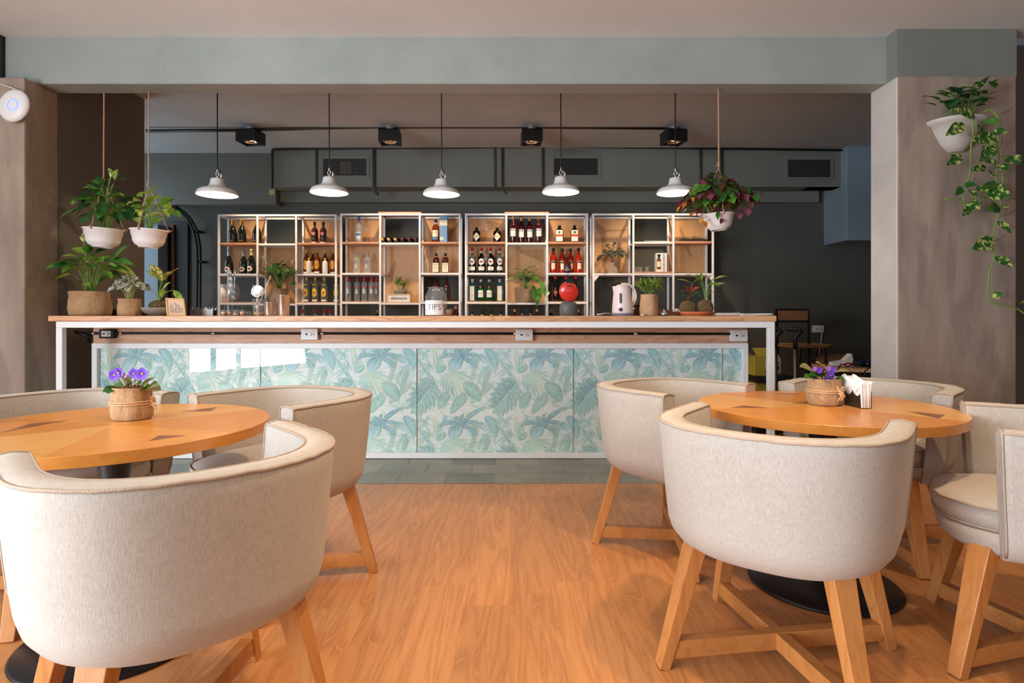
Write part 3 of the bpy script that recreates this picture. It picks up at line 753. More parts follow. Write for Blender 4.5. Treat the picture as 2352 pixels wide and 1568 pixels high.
def printed(x0, x1):
    """one sheet of the printed leaf pattern between x0 and x1 (world metres), print facing -Y"""
    bm = bmn(); lay = bm.loops.layers.float_color.new('col')
    z0, z1 = .045, .876
    v = [bm.verts.new(c) for c in ((x0, 0, z0), (x1, 0, z0), (x1, 0, z1), (x0, 0, z1))]; f = bm.faces.new(v)
    for l in f.loops: l[lay] = (*lc(230, 240, 235), 1)
    px0 = P(960, 790, BYP)
    TW, TH = 1087 * S, 900 * S
    for ti in range(-8, 7):
        for tj in (-1, 0, 1, 2):
            ox = px0.x + ti * TW; oz = px0.z - .0 - tj * TH
            if ox + 1500 * S < x0 or ox - 100 * S > x1: continue
            for n_, (a, v_, t_, wd, c1, c2) in enumerate(ELE):
                xs = (a[0], v_[0], t_[0]); zs = (a[1], v_[1], t_[1])
                if ox + (max(xs) + wd) * S < x0 or ox + (min(xs) - wd) * S > x1: continue
                if oz - (max(zs) + wd) * S > z1 or oz - (min(zs) - wd) * S < z0: continue
                g = lambda q: (ox + q[0] * S, oz - q[1] * S)
                lf(bm, lay, g(a), g(v_), g(t_), wd * S, c1, c2, -.0002 - .000012 * n_)
    for co, no in (((x0, 0, 0), (-1, 0, 0)), ((x1, 0, 0), (1, 0, 0)), ((0, 0, z0), (0, 0, -1)), ((0, 0, z1), (0, 0, 1))):
        bmesh.ops.bisect_plane(bm, geom=bm.verts[:] + bm.edges[:] + bm.faces[:], plane_co=co, plane_no=no, clear_outer=True)
    bmesh.ops.translate(bm, verts=bm.verts, vec=(0, yl + .036, 0))
    for f in bm.faces:
        f.normal_update()
    me = bpy.data.meshes.new('leaf_print'); bm.to_mesh(me); bm.free(); me.materials.append(M['print']); o = bpy.data.objects.new('leaf_print', me); col.objects.link(o)
    o.parent = bar_o; return o
vcol_mat('print', rough=.5, nz=.6, spec=.2)
bx = [P(q, 0, BYP).x for q in (221, 594, 955, 1316, 1660, 1708)]
for i in range(5):
    o = printed(bx[i] + .001, bx[i + 1] - .001)
    b = bmn(); box(b, bx[i] + .001, bx[i + 1] - .001, yl + .024, yl + .030, .045, .876); g_ = obj('glass_panel', b, 'pane', bar_o)
for x in bx[1:5]: b = bmn(); box(b, x - .0012, x + .0012, yl + .0225, yl + .037, .05, .872); obj('panel_joint', b, 'label_pale', bar_o)
# --- conduit and outlets on the fascia
oy = BYP + .022
b = bmn(); z = P(0, 765, oy - .02).z
tube(b, [P(186, 764, oy - .02), P(205, 765, oy - .02), P(1700, 766.5, oy - .02)], .0095, 8)
tube(b, [P(174, 762, oy), P(190, 768, oy - .03), P(206, 772, oy - .01), P(204, 786, oy)], .014, 8)
ko = obj('fascia_conduit', b, 'black_plastic'); tag(ko, 'black conduit running along the wooden fascia and linking the power outlets', 'conduit')
b = bmn()
b.free()
for px in (214, 277, 490, 1183, 1460, 740): b = bmn(); p = P(px, 765.5, oy - .02); tube(b, [p - Vector((.014, 0, 0)), p + Vector((.014, 0, 0))], .0125, 10); obj('clip', b, 'steel', ko)
def outlet(px, py, Y, w_, h_, label, black=False):
    p = P(px, py, Y); t = thing('power_outlet', label, 'power outlet', p, 0, 'power outlets')
    b = bmn(); box(b, -w_ / 2, w_ / 2, -.04, 0, -h_ / 2, h_ / 2); obj('plate', b, 'black_plastic' if black else 'white_plastic', t, bevel=.006)
    b = bmn(); box(b, -w_ * .3, w_ * .3, -.043, -.04, -h_ * .32, h_ * .32); obj('insert', b, 'white_plastic', t, bevel=.001)
    b = bmn(); box(b, -w_ * .22, -w_ * .09, -.045, -.043, -.006, .006); obj('usb_port', b, 'ink', t); b = bmn()
    for dx, dz in ((.14, .008), (.14, -.008), (.24, 0)): box(b, w_ * dx - .003, w_ * dx + .003, -.0445, -.043, dz - .004, dz + .004)
    obj('socket', b, 'ink', t)
outlet(252, 766, oy, .12, .07, 'power outlet in a black box at the left end of the fascia', True)
outlet(714, 767, oy, .132, .09, 'white power outlet on the fascia, left of the middle')
outlet(1204, 768.5, oy, .134, .09, 'white power outlet on the fascia, right of the middle')
outlet(1694, 770, oy, .134, .09, 'white power outlet at the right end of the fascia')

# ================================================================ TABLES
def table(cx, cy, label, tris, rot0, group):
    t = thing('round_table', label, 'table', (cx, cy, 0), 0, group)
    b = bmn(); R = .5; n = 96
    for s in range(6):
        c0 = b.verts.new((0, 0, .75)); prev = None
        for i in range(17):
            a = rot0 + s * PI / 3 + i * PI / 48; v = b.verts.new((math.cos(a) * R, math.sin(a) * R, .75))
            if prev: b.faces.new((c0, prev, v)).material_index = (0, 1, 2)[s % 3]
            prev = v
    bmesh.ops.remove_doubles(b, verts=b.verts, dist=1e-5)
    lathe(b, [(R, .75), (R + .0012, .7488)], n, mi=1); lathe(b, [(R + .0012, .7488), (R + .0012, .7155)], n, mi=1); lathe(b, [(R + .0012, .7155), (R - .002, .714)], n, mi=1); lathe(b, [(R - .002, .714), (0, .714)], n, mi=1)
    obj('tabletop', b, ['veneer_light', 'veneer_mid', 'veneer_pale'], t)
    for tr in tris:
        b = bmn(); prism(b, tr, 'Z', .7495, .7504); obj('inlay', b, 'veneer_dark', t)
    b = bmn(); lathe(b, [(.0, .0), (.29, 0), (.295, .006), (.285, .014), (.20, .026), (.10, .040), (.06, .055), (.042, .09), (.036, .2), (.036, .45), (.045, .56), (.060, .66), (.072, .70), (.09, .7135), (0, .7138)], 64)
    obj('pedestal', b, 'black_iron', t, smooth=True)
    return t
table(1.32, 2.53, 'round oak table with dark inlays, on the right, holding the napkin holder', [[(-.41, -.06), (-.25, -.06), (-.336, .006)], [(.262, -.144), (.262, -.32), (.349, -.233)], [(-.025, .42), (.023, .35), (.10, .39)]], math.radians(10), 'round tables')
table(-1.38, 2.09, 'round oak table with dark inlays, on the left, under the violet pot', [[(.073, .285), (.184, .30), (.162, .40)], [(.284, -.276), (.351, -.187), (.263, -.19)], [(-.275, -.148), (-.309, .017), (-.226, .096), (-.25, .0)]], math.radians(-76), 'round tables')

# ================================================================ TUB CHAIRS
def plan(off, sc, n=40):
    """U-shaped plan, from the right arm front round the back to the left arm front; off = inset, sc = scale"""
    A, B_, q = .370 * sc - off, .378 * sc - off, 2.4; yf = .19 * sc; pts = []
    m = 8
    for i in range(m): pts.append((A, yf * (1 - i / m)))
    for i in range(n + 1):
        a = PI * i / n; c_, s_ = math.cos(a), math.sin(a)
        pts.append((A * math.copysign(abs(c_) ** (2 / q), c_), -B_ * abs(s_) ** (2 / q)))
    for i in range(1, m + 1): pts.append((-A, yf * i / m))
    return pts
def chair():
    t = thing('tub_chair', 'x', 'chair', (0, 0, 0), 0, 'linen tub chairs round the tables')
    ZB, ZT, TH = .378, .788, .078
    prof = []   # (inset, z, scale) outer from bottom to top, then inner down
    def sc(z): k = max(0, (z - ZB) / (ZT - ZB)); return .885 + .115 * k ** .75
    for a in (0, .25, .5, .75, 1): th = a * PI / 2; prof.append((.075 * (1 - math.sin(th)), ZB + .085 * (1 - math.cos(th)), None))
    for z in (.47, .54, .61, .68, .74): prof.append((0, z, None))
    prof += [(.0, ZT - .012, None), (.004, ZT - .003, None), (.012, ZT, None), (TH * .5, ZT + .004, None), (TH - .012, ZT, None), (TH - .004, ZT - .003, None), (TH, ZT - .012, None)]
    for z in (.70, .62, .54, .46, .38): prof.append((TH, z, None))
    b = bmn(); rings = []
    for off, z, _ in prof: rings.append([b.verts.new((x, y, z)) for x, y in plan(off, sc(z))])
    n = len(rings[0])
    for k in range(len(rings) - 1):
        for i in range(n - 1):
            f = b.faces.new((rings[k][i], rings[k][i + 1], rings[k + 1][i + 1], rings[k + 1][i])); f.smooth = True
    for e in (0, n - 1): b.faces.new([r[e] for r in rings])
    obj('backrest', b, 'linen', t)
    # piping: outer top, inner top and the front edges of both arms
    b = bmn(); rg = random.Random(5)
    def line(off, z): return [(x, y, z) for x, y in plan(off, sc(z))]
    top = line(.001, ZT - .004); inn = line(TH - .003, ZT - .003)
    tube(b, [(x, y, z + rg.uniform(-.0015, .0015)) for x, y, z in top], .0042, 6); tube(b, inn, .0038, 6)
    for e in (0, -1):
        tube(b, [(*plan(o_, sc(z))[e], z) for o_, z, _ in prof[2:12]], .004, 6)
        tube(b, [(*plan(o_, sc(z))[e], z) for o_, z, _ in prof[15:]], .0036, 6)
        tube(b, [(*plan(o_, sc(z))[e], z) for o_, z, _ in prof[10:17]], .0036, 6)
    obj('piping', b, 'piping', t, smooth=True)
    # seat base and cushion
    def dplan(w_, yb, yf, n=36, q=2.6, nose=.10):
        pts = []
        for i in range(n):
            a = 2 * PI * i / n; c_, s_ = math.cos(a), math.sin(a)
            x = w_ * math.copysign(abs(c_) ** (2 / q), c_); s2 = math.copysign(abs(s_) ** (2 / q), s_)
            pts.append((x, yf * s2 if s2 > 0 else -yb * abs(s2)))
        return pts
    b = bmn(); rings = []
    for w_, yb, yf, z in ((.20, .22, .22, ZB + .002), (.262, .27, .288, ZB + .004), (.276, .285, .308, ZB + .022), (.280, .29, .316, ZB + .07), (.272, .28, .308, ZB + .076), (.1, .1, .1, ZB + .076)): rings.append([b.verts.new((x, y, z)) for x, y in dplan(w_, yb, yf)])
    for k in range(len(rings) - 1):
        for i in range(36): j = (i + 1) % 36; b.faces.new((rings[k][i], rings[k][j], rings[k + 1][j], rings[k + 1][i])).smooth = True
    b.faces.new(rings[0]); b.faces.new(rings[-1])
    obj('seat_base', b, 'linen', t)
    b = bmn(); rings = []; zc = ZB + .078
    lev = [(.25, .25, .29, 0), (.268, .27, .318, .006), (.272, .272, .326, .03), (.268, .27, .324, .062), (.262, .265, .318, .072), (.22, .225, .27, .086), (.13, .14, .16, .096), (.03, .03, .03, .098)]
    for w_, yb, yf, z in lev: rings.append([b.verts.new((x, y, zc + z)) for x, y in dplan(w_, yb, yf)])
    for k in range(len(rings) - 1):
        for i in range(36): j = (i + 1) % 36; b.faces.new((rings[k][i], rings[k][j], rings[k + 1][j], rings[k + 1][i])).smooth = True
    b.faces.new(rings[0]); b.faces.new(rings[-1])
    cu = obj('seat_cushion', b, 'linen', t)
    b = bmn()
    for w_, yb, yf, z in ((.270, .272, .325, .068), (.269, .27, .320, .004)):
        tube(b, [(x, y, zc + z + .0022 * math.sin(i * 2.1) * (1 if z > .01 else 0)) for i, (x, y) in enumerate(dplan(w_, yb, yf))], .0036, 6, closed=True)
    obj('cushion_piping', b, 'piping', cu, smooth=True)
    for sx, sy in ((1, 1), (-1, 1), (-1, -1), (1, -1)):
        b = bmn(); bar(b, (sx * .205, sy * .205, ZB + .02), (sx * .286, sy * .286, 0), .070, .052, w1=.044, h1=.036, up=(sx, sy, 0))
        obj('leg', b, 'beech', t, bevel=.003)
    for sx in (1, -1):
        b = bmn(); z = .062 if sx > 0 else .0605
        bar(b, (sx * -.262, -.262, z), (sx * .262, .262, z), .04, .056 if sx > 0 else .0545); obj('stretcher', b, 'beech_bar', t, bevel=.002)
    return t
ch0 = chair()
CH = [  # cx, cy, facing vector, label
    (.89, 1.985, (.60, .80), 'linen tub chair in the right foreground, back towards us, cool white back'),
    (-.865, 1.57, (-.68, .735), 'linen tub chair in the left foreground, largest, back towards us'),
    (-1.0, 2.57, (-.56, -.83), 'linen tub chair behind the left table, beside the glass bar front'),
    (-1.84, 2.47, (.86, -.51), 'linen tub chair at the far left edge, behind the violet pot'),
    (.825, 2.94, (.62, -.785), 'linen tub chair behind the right table, on its bar side, left of the white post'),
    (1.79, 2.98, (-.72, -.69), 'linen tub chair behind the right table, in front of the concrete column'),
    (1.79, 1.985, (-.87, .49), 'linen tub chair at the right edge, seat cushion facing the table')]
for i, (x, y, f, lb) in enumerate(CH):
    rz = math.atan2(f[1], f[0]) - PI / 2
    if i == 0: ch0.location = (x, y, 0); ch0.rotation_euler = (0, 0, rz); ch0['label'] = lb
    else: dup(ch0, (x, y, 0), rz, lb)
# ================================================================ SHELVING UNITS
SF, SB = 7.10, 7.36            # front and back planes
def zf(y): return P(0, y, SF).z
def xf(x): return P(x, 0, SF).x
TB = .023
def shelving(name_lb, vx, kind, dz=0.0):
    """vx: pixel x of the four front uprights (centres); kind 'A' = three columns to the floor, 'B' = right-hand unit"""
    X = [xf(v) for v in vx]
    t = thing('shelving_unit', name_lb, 'shelves', (X[0], SF, 0), 0, 'white steel shelving units behind the bar')
    ox = X[0]; dp = SB - SF; top = zf(490) + dz; h = TB / 2
    b = bmn()
    for i, x in enumerate(X):
        x -= ox
        for y in (0, dp - TB): box(b, x - h, x + h, y, y + TB, 0, top)
        for z in ((top, zf(628.5) + dz) if kind == 'A' else (top, zf(630))): box(b, x - h, x + h, TB, dp - TB, z - TB, z)
    lv = []
    for i in range(3):
        a, c_ = X[i] - ox + h, X[i + 1] - ox - h
        if kind == 'A': ls = [top, zf(626.5) + dz, zf(691) + dz - .012, .96] if i != 1 else [top, zf(557) + dz, zf(695) + dz, .96]
        else: ls = [top, zf(627.5)] + ([zf(555)] if i == 1 else [])
        lv.append(ls)
        for z in ls:
            for y in (0, dp - TB): box(b, a, c_, y, y + TB, z - TB, z)
            if z != top:
                for xx in (a, c_ - .001): box(b, xx - .01, xx + .011, TB, dp - TB, z - TB, z - .004)
    obj('steel_frame', b, 'shelf_steel', t, bevel=.002)
    def board(i, z, th, m='shelf_wood', nm='shelf_board'):
        a, c_ = X[i] - ox + h + .001, X[i + 1] - ox - h - .001
        b = bmn(); box(b, a, c_, .004, dp - .006, z - th, z); obj(nm, b, m, t, bevel=.001)
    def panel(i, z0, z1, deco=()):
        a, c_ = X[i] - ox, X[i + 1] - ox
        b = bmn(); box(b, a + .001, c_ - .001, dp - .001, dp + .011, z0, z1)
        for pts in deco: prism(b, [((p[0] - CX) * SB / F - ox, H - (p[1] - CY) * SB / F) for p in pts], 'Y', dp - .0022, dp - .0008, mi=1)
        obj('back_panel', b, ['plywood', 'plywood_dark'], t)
    if kind == 'A':
        for i in (0, 2):
            board(i, zf(555) + dz, .024); board(i, zf(626.5) + dz, .02, 'shelf_steel'); board(i, zf(691.5) + dz, .024); board(i, .96, .02, 'shelf_steel')
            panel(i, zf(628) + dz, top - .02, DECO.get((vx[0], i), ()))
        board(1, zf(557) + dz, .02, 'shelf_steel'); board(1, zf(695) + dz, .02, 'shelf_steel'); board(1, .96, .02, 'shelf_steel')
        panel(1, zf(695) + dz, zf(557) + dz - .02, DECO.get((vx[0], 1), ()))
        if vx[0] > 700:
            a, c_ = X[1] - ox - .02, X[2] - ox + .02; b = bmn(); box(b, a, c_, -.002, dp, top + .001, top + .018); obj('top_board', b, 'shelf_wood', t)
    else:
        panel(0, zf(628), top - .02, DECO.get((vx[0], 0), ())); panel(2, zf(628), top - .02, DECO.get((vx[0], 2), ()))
        board(0, zf(627.5), .02, 'shelf_steel'); board(2, zf(627.5), .02, 'shelf_steel'); board(1, zf(555), .02, 'shelf_steel')
        board(2, zf(553.5), .026); board(1, zf(623.5), .018)
        b = bmn()
        b.free()
        for x, s in ((0, 1), (X[3] - ox, -1)): b = bmn(); prism(b, [(x + s * h, zf(632)), (x + s * .075, zf(632)), (x + s * h, zf(632) - .075)], 'Y', .005, .009); obj('corner_bracket', b, 'shelf_steel', t)
    return t
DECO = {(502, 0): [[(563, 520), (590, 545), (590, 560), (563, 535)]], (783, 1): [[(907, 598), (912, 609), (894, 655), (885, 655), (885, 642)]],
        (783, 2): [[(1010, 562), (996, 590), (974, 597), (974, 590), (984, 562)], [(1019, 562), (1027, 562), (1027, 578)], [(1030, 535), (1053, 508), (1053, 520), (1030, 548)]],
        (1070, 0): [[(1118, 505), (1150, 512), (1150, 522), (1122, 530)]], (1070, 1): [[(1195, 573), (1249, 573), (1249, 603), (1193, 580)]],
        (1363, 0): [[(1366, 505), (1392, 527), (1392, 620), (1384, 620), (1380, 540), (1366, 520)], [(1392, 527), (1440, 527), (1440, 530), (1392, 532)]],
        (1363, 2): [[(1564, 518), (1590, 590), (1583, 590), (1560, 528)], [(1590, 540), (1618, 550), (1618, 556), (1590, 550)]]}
UL = ('white steel shelving unit at the left, above the steel cups', 'white steel shelving unit second from the left, holding the lettered gold frame', 'white steel shelving unit second from the right, with the potted lily in its middle', 'white steel shelving unit at the right, holding few things')
shelving(UL[0], (502, 591, 680, 771), 'A', -.010)
shelving(UL[1], (783, 873, 964, 1056), 'A')
shelving(UL[2], (1070, 1163, 1257, 1349), 'A')
shelving(UL[3], (1363, 1455, 1547, 1638), 'B')
# ================================================================ BOTTLES
MLB = {}
def arc_label(bm, r, z0, z1, half, mi=0, seg=12, shape=None):
    """a patch wrapped round the front of a bottle; shape 'oval' or 'diamond' trims it"""
    rows = []
    n = 10 if shape else 1
    for k in range(n + 1):
        z = z0 + (z1 - z0) * k / n; q = 2 * k / n - 1
        w_ = half * (math.sqrt(max(0, 1 - q * q)) if shape == 'oval' else (1 - abs(q)) if shape == 'diamond' else 1)
        rows.append([bm.verts.new((r * math.sin(-w_ + 2 * w_ * i / seg), -r * math.cos(-w_ + 2 * w_ * i / seg), z)) for i in range(seg + 1)])
    for k in range(n):
        for i in range(seg):
            try: f = bm.faces.new((rows[k][i], rows[k][i + 1], rows[k + 1][i + 1], rows[k + 1][i])); f.smooth = True; f.material_index = mi
            except ValueError: pass
PROF = {  # (r fraction, z fraction) body and neck; last = where the cap starts, cap radius fraction
 'spark': ([(0, 0), (.92, 0), (1, .03), (1, .36), (.93, .47), (.70, .60), (.42, .70), (.33, .76), (.31, .80)], .66, .36),
 'rum': ([(0, 0), (.94, 0), (1, .02), (1, .58), (.94, .64), (.62, .70), (.40, .75), (.36, .80), (.36, .9)], .86, .40),
 'vodka': ([(0, 0), (.94, 0), (1, .02), (1, .70), (.93, .76), (.60, .81), (.38, .84), (.36, .88)], .80, .42),
 'tall': ([(0, 0), (.94, 0), (1, .02), (1, .60), (.92, .68), (.55, .76), (.36, .80), (.34, .90)], .86, .40),
 'slope': ([(0, 0), (.92, 0), (.98, .03), (1, .30), (.92, .5), (.98, .58), (.80, .68), (.42, .78), (.36, .84), (.34, .90)], .88, .42),
 'squat': ([(0, 0), (.94, 0), (1, .04), (1, .66), (.96, .74), (.6, .80), (.34, .83), (.32, .88)], .84, .40),
 'round': ([(0, 0), (.8, 0), (.95, .06), (1, .3), (.95, .5), (.7, .62), (.36, .7), (.32, .78), (.32, .86)], .80, .38),
 'lean': ([(0, 0), (.9, 0), (1, .03), (1, .50), (.9, .60), (.5, .72), (.36, .80), (.34, .9)], .86, .44)}
def bottle(kind, Hh, R, glass, cap, label, cat='bottle', square=False, labels=(), cap_prof=None, texts=(), liquid=None, neck=None, group=None):
    prof, cz, cr = PROF[kind]
    t = thing('bottle', label, cat, (0, 0, 0), 0, group)
    seg = 24
    wob = (lambda a, z: (1.0 if z > Hh * .66 else 1 / max(abs(math.cos(a)), abs(math.sin(a))) ** .55)) if square else None
    b = bmn(); lathe(b, [(r * R, z * Hh) for r, z in prof] + [(0, prof[-1][1] * Hh)], seg, wob=wob, a0=PI / 4 if False else 0)
    obj('glass_body', b, glass, t)
    b = bmn(); rc = cr * R
    if cap_prof == 'ball': lathe(b, [(rc * .8, cz * Hh), (rc * 1.1, cz * Hh + .004), (rc * 1.3, .95 * Hh), (rc * 1.1, .985 * Hh), (0, Hh)], 16)
    elif cap_prof == 'foil': lathe(b, [(rc * 1.15, cz * Hh), (rc * 1.0, .76 * Hh), (rc, .91 * Hh), (rc * 1.18, .92 * Hh), (rc * 1.18, .96 * Hh), (rc * 1.0, .965 * Hh), (rc * 1.05, .99 * Hh), (0, Hh)], 16)
    else: lathe(b, [(0, cz * Hh), (rc, cz * Hh), (rc, .992 * Hh), (rc * .9, Hh), (0, Hh)], 16)
    obj('cap', b, cap, t)
    if neck: b = bmn(); lathe(b, [(rc * 1.02, (cz - .07) * Hh), (rc * 1.02, cz * Hh)], 16); obj('neck_label', b, neck, t)
    lo = None
    for j, (z0, z1, half, m, shp) in enumerate(labels):
        b = bmn()
        if square:
            q = R * .985 * (1.0); w_ = half
            if shp == 'diamond': pts = [(-w_, (z0 + z1) / 2 * Hh), (0, z0 * Hh), (w_, (z0 + z1) / 2 * Hh), (0, z1 * Hh)]
            else: pts = [(-w_, z0 * Hh), (w_, z0 * Hh), (w_, z1 * Hh), (-w_, z1 * Hh)]
            prism(b, pts, 'Y', -R * 1.012 - .0004 * j, -R * .9)
        else: arc_label(b, R * 1.008 + .0003 * j, z0 * Hh, z1 * Hh, half, shape=shp)
        lo = obj('label', b, m, t)
    for (s, z, size, m, wd) in texts:
        mtx = Matrix.Translation((0, -R * 1.03 - .001 if square else 0, z * Hh))
        b = text_bm(s, size, None if square else R * 1.022 + .0006, mtx=mtx, width=wd, bold=.01)
        obj('lettering', b, m, lo or t)
    return t
ORD = {1: ['only one'], 2: ['left one', 'right one'], 3: ['left one', 'middle one', 'right one'], 4: ['leftmost', 'second from left', 'third from left', 'rightmost'],
       5: ['leftmost', 'second from left', 'middle one', 'fourth from left', 'rightmost'], 6: ['leftmost', 'second from left', 'third from left', 'fourth from left', 'fifth from left', 'rightmost']}
def row(proto, xs, ybase, Y, desc, group, rots=None, Ys=None):
    """set copies of a bottle in a row; labels count along the row"""
    for i, px in enumerate(xs):
        yy = Ys[i] if Ys else Y; z = zbase(ybase); x = (px - CX) * yy / F
        lb = desc.replace('#', ORD[len(xs)][i])
        rz = rots[i] if rots else (i * 37 % 7 - 3) * .04
        if i == 0: proto.location = (x, yy, z); proto.rotation_euler = (0, 0, rz); proto['label'] = lb; proto['group'] = group; proto['category'] = 'bottle'
        else: dup(proto, (x, yy, z), rz, lb, group)
_zb = {}
def zbase(k): return _zb[k] if isinstance(k, str) else H - (k - CY) * 7.13 / F
_zb['s1'] = zf(555) + .0008; _zb['s2'] = zf(626.5) + .0008; _zb['s3'] = zf(691.5) + .0008; _zb['bot'] = .9608; _zb['m1'] = zf(557) + .0008; _zb['m3'] = zf(695) + .0008
for k in ('s1', 's2', 's3', 'm1', 'm3'): _zb['u' + k] = _zb[k] - .010
_zb['r1'] = zf(555) + .0008; _zb['r3'] = zf(553.5) + .0008; _zb['r2'] = zf(627.5) + .0008; _zb['r2w'] = zf(623.5) + .0008
px2m = 7.2 / F
def hh(n): return n * px2m
# --- unit 1
row(bottle('spark', hh(57.5), .050, 'glass_dark', 'foil_gold', '', labels=[(.07, .13, .8, 'label_black', None)], cap_prof='foil', texts=[('Extra', .10, .014, 'ink_gold', .05)]), (535, 556, 590), 'us1', 7.2, 'dark sparkling wine bottle with gold neck foil, # of three', 'gold necked wine bottles')
row(bottle('spark', hh(57), .050, 'glass_dark', 'foil_silver', '', labels=[(.09, .30, .72, 'label_white', 'oval'), (.15, .24, .3, 'label_red', 'oval')], cap_prof='foil', texts=[('MARTINI', .20, .016, 'ink', .055)]), (526,), 'us2', 7.2, 'dark sparkling bottle with silver foil and round white label, behind the striped straws', 'round label sparkling bottles')
row(bottle('spark', hh(56), .050, 'glass_dark', 'foil_silver', '', labels=[(.09, .30, .72, 'cap_grey', 'oval'), (.15, .24, .3, 'label_red', 'oval')], cap_prof='foil', texts=[('MARTINI', .20, .016, 'ink', .055)]), (560,), 'us2', 7.2, 'dark sparkling bottle with silver foil and round grey label', 'round label sparkling bottles')
row(bottle('spark', hh(57.5), .050, 'glass_dark', 'foil_cream', '', labels=[(.09, .31, .72, 'label_cream', 'oval'), (.15, .24, .3, 'label_red', 'oval')], cap_prof='foil', texts=[('MARTINI', .20, .016, 'ink', .055)]), (577.5,), 'us2', 7.15, 'dark sparkling bottle with pale gold foil and round cream label', 'round label sparkling bottles')
row(bottle('rum', hh(49.5), .040, 'glass_rum', 'cap_black', '', labels=[(.12, .56, .9, 'label_black', None), (.34, .56, .6, 'label_red', 'diamond'), (.0, .06, .9, 'label_white', None)], texts=[('Havana', .47, .015, 'ink_white', .05), ('Club', .40, .015, 'ink_white', .035), ('7', .2, .03, 'ink_gold', None)]), (722.8, 742.7), 'us1', 7.2, 'dark rum bottle with black cap and red diamond label, # of two', 'dark rum bottles')
row(bottle('rum', hh(56), .040, 'glass_amber', 'cap_gold', '', labels=[(.18, .58, .75, 'label_gold', 'oval'), (.03, .1, .8, 'label_white', None)], texts=[('Havana', .42, .014, 'label_red', .05), ('Club', .35, .014, 'label_red', .035)]), (704.5, 719, 729, 747, 765.5), 'us2', 7.2, 'amber rum bottle with gold cap and gold label, # of five', 'amber rum bottles', Ys=(7.24, 7.28, 7.18, 7.24, 7.24))
row(bottle('squat', hh(36), .030, 'label_white', 'cap_yellow', '', labels=[(.62, .75, .9, 'label_white', None)], texts=[('SYRUP', .5, .012, 'ink', .03)] if False else ()), (709.6, 746.5), 'us2', 7.14, 'small white-labelled bottle with yellow cap before the amber rum, # of two', 'white-labelled bottles')
row(bottle('rum', hh(57), .040, 'glass_pale', 'cap_gold', '', labels=[(.2, .56, .75, 'label_yellow', 'oval'), (.28, .42, .32, 'label_red', 'oval'), (.03, .1, .8, 'label_white', None), (.66, .72, .7, 'label_yellow', 'oval')], texts=[('Havana', .40, .014, 'label_red', .048), ('Club', .33, .014, 'ink_white', .03)]), (704, 724, 744.6, 772.5), 'us3', 7.2, 'pale rum bottle with yellow oval label, # of four', 'pale rum bottles', Ys=(7.2, 7.2, 7.2, 7.26))
row(bottle('round', .25, .047, 'glass_clear', 'cap_red', ''), (694, 723.5, 744.5, 757.5), 'bot', 7.2, 'clear round-shouldered bottle with red cap on the lowest shelf, # of four', 'red capped clear bottles', Ys=(7.2, 7.2, 7.18, 7.27))
# --- unit 2
row(bottle('tall', hh(59), .041, 'glass_frost', 'cap_blue', '', labels=[(.12, .40, .8, 'label_pale', None), (.26, .33, .8, 'label_blue', None)], texts=[('GREY GOOSE', .34, .014, 'ink_blue', .06)]), (824.4,), 's1', 7.2, 'frosted vodka bottle with bright blue cap', 'clear spirits')
row(bottle('vodka', hh(46), .042, 'glass_clear', 'cap_grey', '', labels=[], texts=[('ABSOLUT', .58, .016, 'ink_blue', .062), ('VODKA', .50, .016, 'ink_blue', .05)]), (819, 843.4), 's2', 7.2, 'clear vodka bottle with silver cap and blue lettering, # of two', 'silver capped vodka bottles')
row(bottle('vodka', hh(56), .036, 'glass_clear', 'cap_red', '', labels=[(.54, .61, .9, 'label_red', None), (.30, .50, .45, 'label_pale', 'oval')], texts=[('SMIRNOFF', .575, .012, 'ink_white', .05), ('No.21', .40, .016, 'label_red', .03)]), (800, 820.5, 837, 853, 865), 's3', 7.2, 'slim clear vodka bottle with red cap, # of five', 'red capped vodka bottles', Ys=(7.2, 7.22, 7.2, 7.2, 7.26))
wb = thing('wine_bottle', '', 'bottle', (0, 0, 0), 0, 'wine bottles lying down')
b = bmn(); lathe(b, [(0, 0), (.036, 0), (.038, .01), (.038, .16), (.03, .185), (.016, .2), (.0145, .215)], 20, mtx=Matrix.Translation((0, .2, .0385)) @ Matrix.Rotation(PI / 2, 4, 'X')); obj('glass_body', b, 'glass_black', wb)
b = bmn(); lathe(b, [(.016, .0), (.017, .003), (.017, .05), (.0155, .052), (0, .0525)], 16, mtx=Matrix.Translation((0, .0, .0385)) @ Matrix.Rotation(PI / 2, 4, 'X')); capo = obj('foil_cap', b, 'cork', wb)
for i, px in enumerate((878, 892.6, 908, 923.4, 939, 953.6)):
    y = 7.15; lb = 'wine bottle lying on its side, neck to the front, %s of six' % ORD[6][i]; L = ((px - CX) * (y - .03) / F, y, _zb['m1'])
    if i == 0: wb.location = L; wb['label'] = lb
    else:
        r = dup(wb, L, 0, lb)
        if i >= 3:
            for c_ in r.children:
                if c_.name.startswith('foil_cap'): c_.data = c_.data.copy(); c_.data.materials[0] = M['leaf_purple']
row(bottle('tall', hh(53.5), .045, 'glass_amber', 'cap_navy', '', labels=[(.24, .52, .8, 'label_cream', None), (.12, .22, .8, 'label_blue', None)], neck='label_white', texts=[('THE', .47, .008, 'ink', .015), ('GLENLIVET', .42, .014, 'ink', .05), ('12', .3, .014, 'ink_blue', .012)]), (1001,), 's1', 7.2, 'amber whisky bottle with cream and blue labels, beside the blue box', 'whisky bottles')
t = thing('whisky_box', 'tall light blue whisky carton with cream band', 'box', ((1019.6 - CX) * 7.2 / F, 7.2, _zb['s1']))
b = bmn(); box(b, -.044, .044, -.044, .044, 0, .31); obj('carton', b, 'blue_box', t, bevel=.001)
b = bmn(); box(b, -.0445, .0445, -.0452, -.044, .200, .268); lo = obj('label', b, 'label_cream', t)
